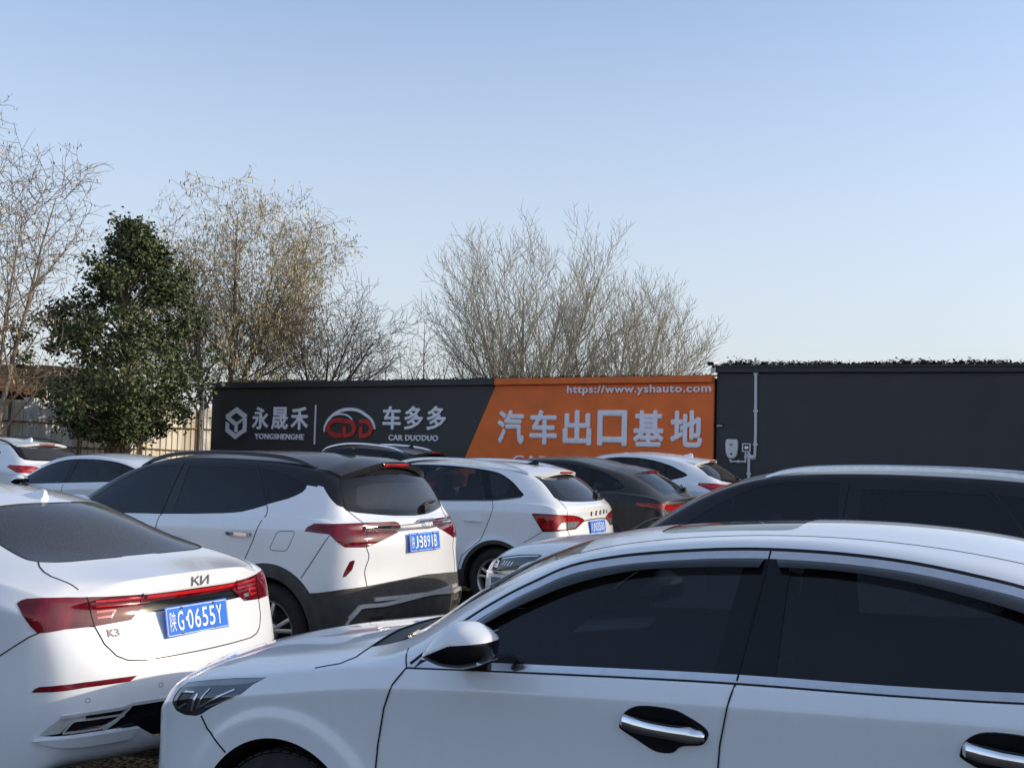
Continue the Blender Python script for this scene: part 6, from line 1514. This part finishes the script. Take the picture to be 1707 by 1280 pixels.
def build_trees():
    bare_tree("tallest fan-shaped pale bare tree, rising behind the middle of the sign wall", (.35, 34, .1), 11, POPLAR, [((0, 0, 0), (.02, 0, 1), 6.7, .11), ((.1, 0, 1.2), (.42, -.1, 1), 6.1, .08), ((-.1, .1, 1.2), (-.36, .1, 1), 5.6, .08), ((-.1, 0, 1.0), (-.18, -.2, 1), 5.8, .07), ((.1, .1, 1.0), (.2, .25, 1), 5.9, .07), ((0, .1, 1.8), (-.55, 0, .9), 4.0, .06), ((.1, 0, 1.6), (.65, .1, .9), 4.4, .06)], 'grey', 'grey')
    P2 = dict(POPLAR, len=[4.6, 2.8, 1.3, .48], kids=[19, 16, 8, 0])
    bare_tree("fan-shaped pale bare tree behind the orange panel, lower than the one to its left", (2.75, 34.4, .1), 23, P2, [((0, 0, 0), (.10, 0, 1), 5.6, .10), ((.1, 0, 1.2), (.42, 0, .9), 4.9, .08), ((.2, 0, 1.4), (.70, 0, .85), 4.0, .07), ((-.1, 0, 1.2), (-.25, .2, 1), 4.6, .07), ((.1, .1, 1.2), (.35, .3, 1), 5.0, .07), ((.2, 0, 1.0), (.62, -.2, .8), 4.3, .06)], 'grey', 'grey')
    bare_tree("big spreading bare tree with tan seed pods behind the left end of the sign wall", (-8.65, 33.2, .1), 5, SPREAD, [((0, 0, 0), (-.03, 0, 1), 6.7, .13), ((.3, .2, 0), (.06, 0, 1), 8.3, .13), ((0, .1, 2.2), (-.45, .1, 1), 3.9, .08), ((.3, .1, 2.4), (.36, 0, 1), 4.8, .08), ((.3, 0, 1.9), (.55, 0, .9), 3.2, .06), ((-.1, 0, 1.8), (-.22, -.2, 1), 5.0, .08), ((.2, .1, 1.8), (.28, .2, 1), 6.0, .08)], 'brown', 'tan', .6, pod_len=.12)
    bare_tree("small dark-stemmed bare tree leaning right, behind the hexagon logo end of the wall", (-5.75, 34, .1), 9, THIN, [((0, 0, 0), (.03, 0, 1), 4.8, .10), ((0, 0, 2.6), (.7, 0, .75), 2.9, .07), ((0, 0, 2.3), (-.4, 0, 1), 2.9, .06), ((0, 0, 2.6), (.35, .1, 1), 3.0, .06)], 'dark', 'brown')
    P3 = dict(THIN, len=[3.2, 1.8, .9, .45], kids=[9, 7, 4, 0])
    for k, (x, y, h, lb) in enumerate(((-3.75, 36, 5.0, "slender sapling, leftmost of three low bare ones behind the red car logo"), (-2.85, 36.5, 5.7, "slender bare sapling, middle of the three low ones behind the sign wall"), (-1.75, 36, 5.1, "slender bare sapling at the left foot of the tallest fan-shaped tree"))):
        bare_tree(lb, (x, y, .1), 40 + k, P3, [((0, 0, 0), (.0, 0, 1), h, .06), ((0, 0, 1.6), (.35, 0, 1), h * .6, .045), ((0, 0, 1.4), (-.38, .1, 1), h * .6, .045)], 'brown', 'brown')
    P4 = dict(SPREAD, len=[7, 2.3, 1.3, .6], wob=[.04, .09, .13, .20], kids=[14, 11, 7, 0], up=[.03, .07, .04, -.04])
    bare_tree("tall bare tree with drooping dry pods cut off by the left edge of the photo", (-11.55, 24.4, .1), 31, P4, [((.35, 0, 0), (.09, 0, 1), 7.0, .085), ((-.1, 0, 0), (-.01, 0, 1), 10.2, .11), ((.35, 0, 2.2), (.2, -.1, 1), 4.2, .055)], 'brown', 'brown', .22, pod_len=.09)
    evergreen()

def evergreen():
    root = thing('evergreen_tree', "dense dark green tree with two thin stems standing before the sheet metal fence", 'tree', (-9.0, 26.5, .1)); rn = random.Random(3); T = MB()
    st = [[(0, 0, 0), (.05, 0, 1.2), (.25, 0, 2.2), (.15, .1, 3.4), (-.1, .1, 4.6), (-.12, 0, 6.2)], [(-.28, .1, 0), (-.32, .1, 1.4), (-.2, .1, 2.6), (-.6, 0, 3.8), (-.8, 0, 4.8)]]
    for P in st: T.tube(spl(P, 4), [.085 - .07 * i / (len(spl(P, 4)) - 1) for i in range(len(spl(P, 4)))], 8, False)
    prof = [(1.75, .60), (2.2, 1.35), (2.8, 1.90), (3.5, 2.0), (4.1, 1.70), (4.7, 1.42), (5.3, 1.05), (5.8, .78), (6.3, .48), (6.8, .15)]
    zz = [p[0] for p in prof]; rr = [p[1] * 1.06 for p in prof]
    V, Fc = [], []; cl = []
    for k in range(350):
        z = 1.8 + 4.95 * rn.random() ** 1.15; a = rn.uniform(0, 6.283); rad = np.interp(z, zz, rr) * (1 + .16 * math.sin(3 * a + z * 2.6) + .15 * math.sin(5 * a - z * 4.1) + rn.uniform(-.08, .10)); q = rn.random() ** .38
        cx = -.17 + .12 * math.sin(z * 1.4) + (.15 if z > 5 else -.05); cl.append((Vector((cx + rad * q * math.cos(a), rad * q * math.sin(a), z)), rn.uniform(.15, .42)))
    for c, s_ in cl:
        if rn.random() < .5:
            t = min(1, max(0, c.z - .6) / 6); T.tube([(0 - .1 * t, .05, max(.9, c.z - .8)), tuple(Vector((-.05, .05, c.z - .4)).lerp(c, .5)), tuple(c)], [.022, .014, .006], 4, False)
        for k in range(88):
            p = c + Vector((rn.gauss(0, 1), rn.gauss(0, 1), rn.gauss(0, .8))) * s_ * .50
            d = Vector((rn.gauss(0, 1), rn.gauss(0, 1), rn.gauss(-.35, .6))).normalized(); sd = d.cross(Vector((rn.gauss(0, 1), rn.gauss(0, 1), rn.gauss(0, 1)))).normalized()
            L = rn.uniform(.07, .13); w_ = L * .34; dp = d.cross(sd) * w_ * .35; n0 = len(V)
            V += [p, p + d * L * .5 + sd * w_ + dp, p + d * L, p + d * L * .5 - sd * w_ + dp]; Fc += [(n0, n0 + 1, n0 + 2), (n0, n0 + 2, n0 + 3)]
    T.build('trunk', BARK['brown'], root)
    m, t, b = new_mat("evergreen_leaves"); gi = t.nodes.new("ShaderNodeNewGeometry"); r = t.nodes.new("ShaderNodeValToRGB")
    r.color_ramp.elements[0].color = (.030, .048, .020, 1); r.color_ramp.elements[1].color = (.15, .175, .075, 1)
    t.links.new(gi.outputs['Random Per Island'], r.inputs[0]); t.links.new(r.outputs[0], b.inputs['Base Color']); b.inputs['Roughness'].default_value = .55; b.inputs['Specular IOR Level'].default_value = .25
    mesh_obj('crown', V, Fc, m, root)

# ------------------------------------------------------------------ build the place
def rear_at(X, Y, t, L): return (X - L * math.cos(R(t)), Y + L * math.sin(R(t)), t)
build_ground(); build_sign_wall(); build_fence(); build_trees()
build_compact_sedan((-1.1535, 5.1253, 25.23))
build_saloon((-5.70, 7.50, 24.9))
build_crossover((-4.48, 10.70, 26.8), "white car with black floating roof seen from behind, blue plate 陕J·3891B")
build_crossover((.10, 8.60, 29), "white car with black roof and silver rails, facing left behind the nearest sedan's roof", front=True, spec='wide_suv', rails='satin', plate_text='陕A·6C218')
build_estate((-2.9, 14.56, 25.9))
black_suv(rear_at(2.45, 15.2, 26, 4.55), .02)
white_hatch(rear_at(3.72, 17.9, 26, 4.35), .08)
dark_suv(rear_at(-1.0, 21.3, 26, 4.65), .02)
left_sedan((-8.2, 18.05, 25), .04)
left_suv(rear_at(-7.75, 20, 25, 4.5), .08)
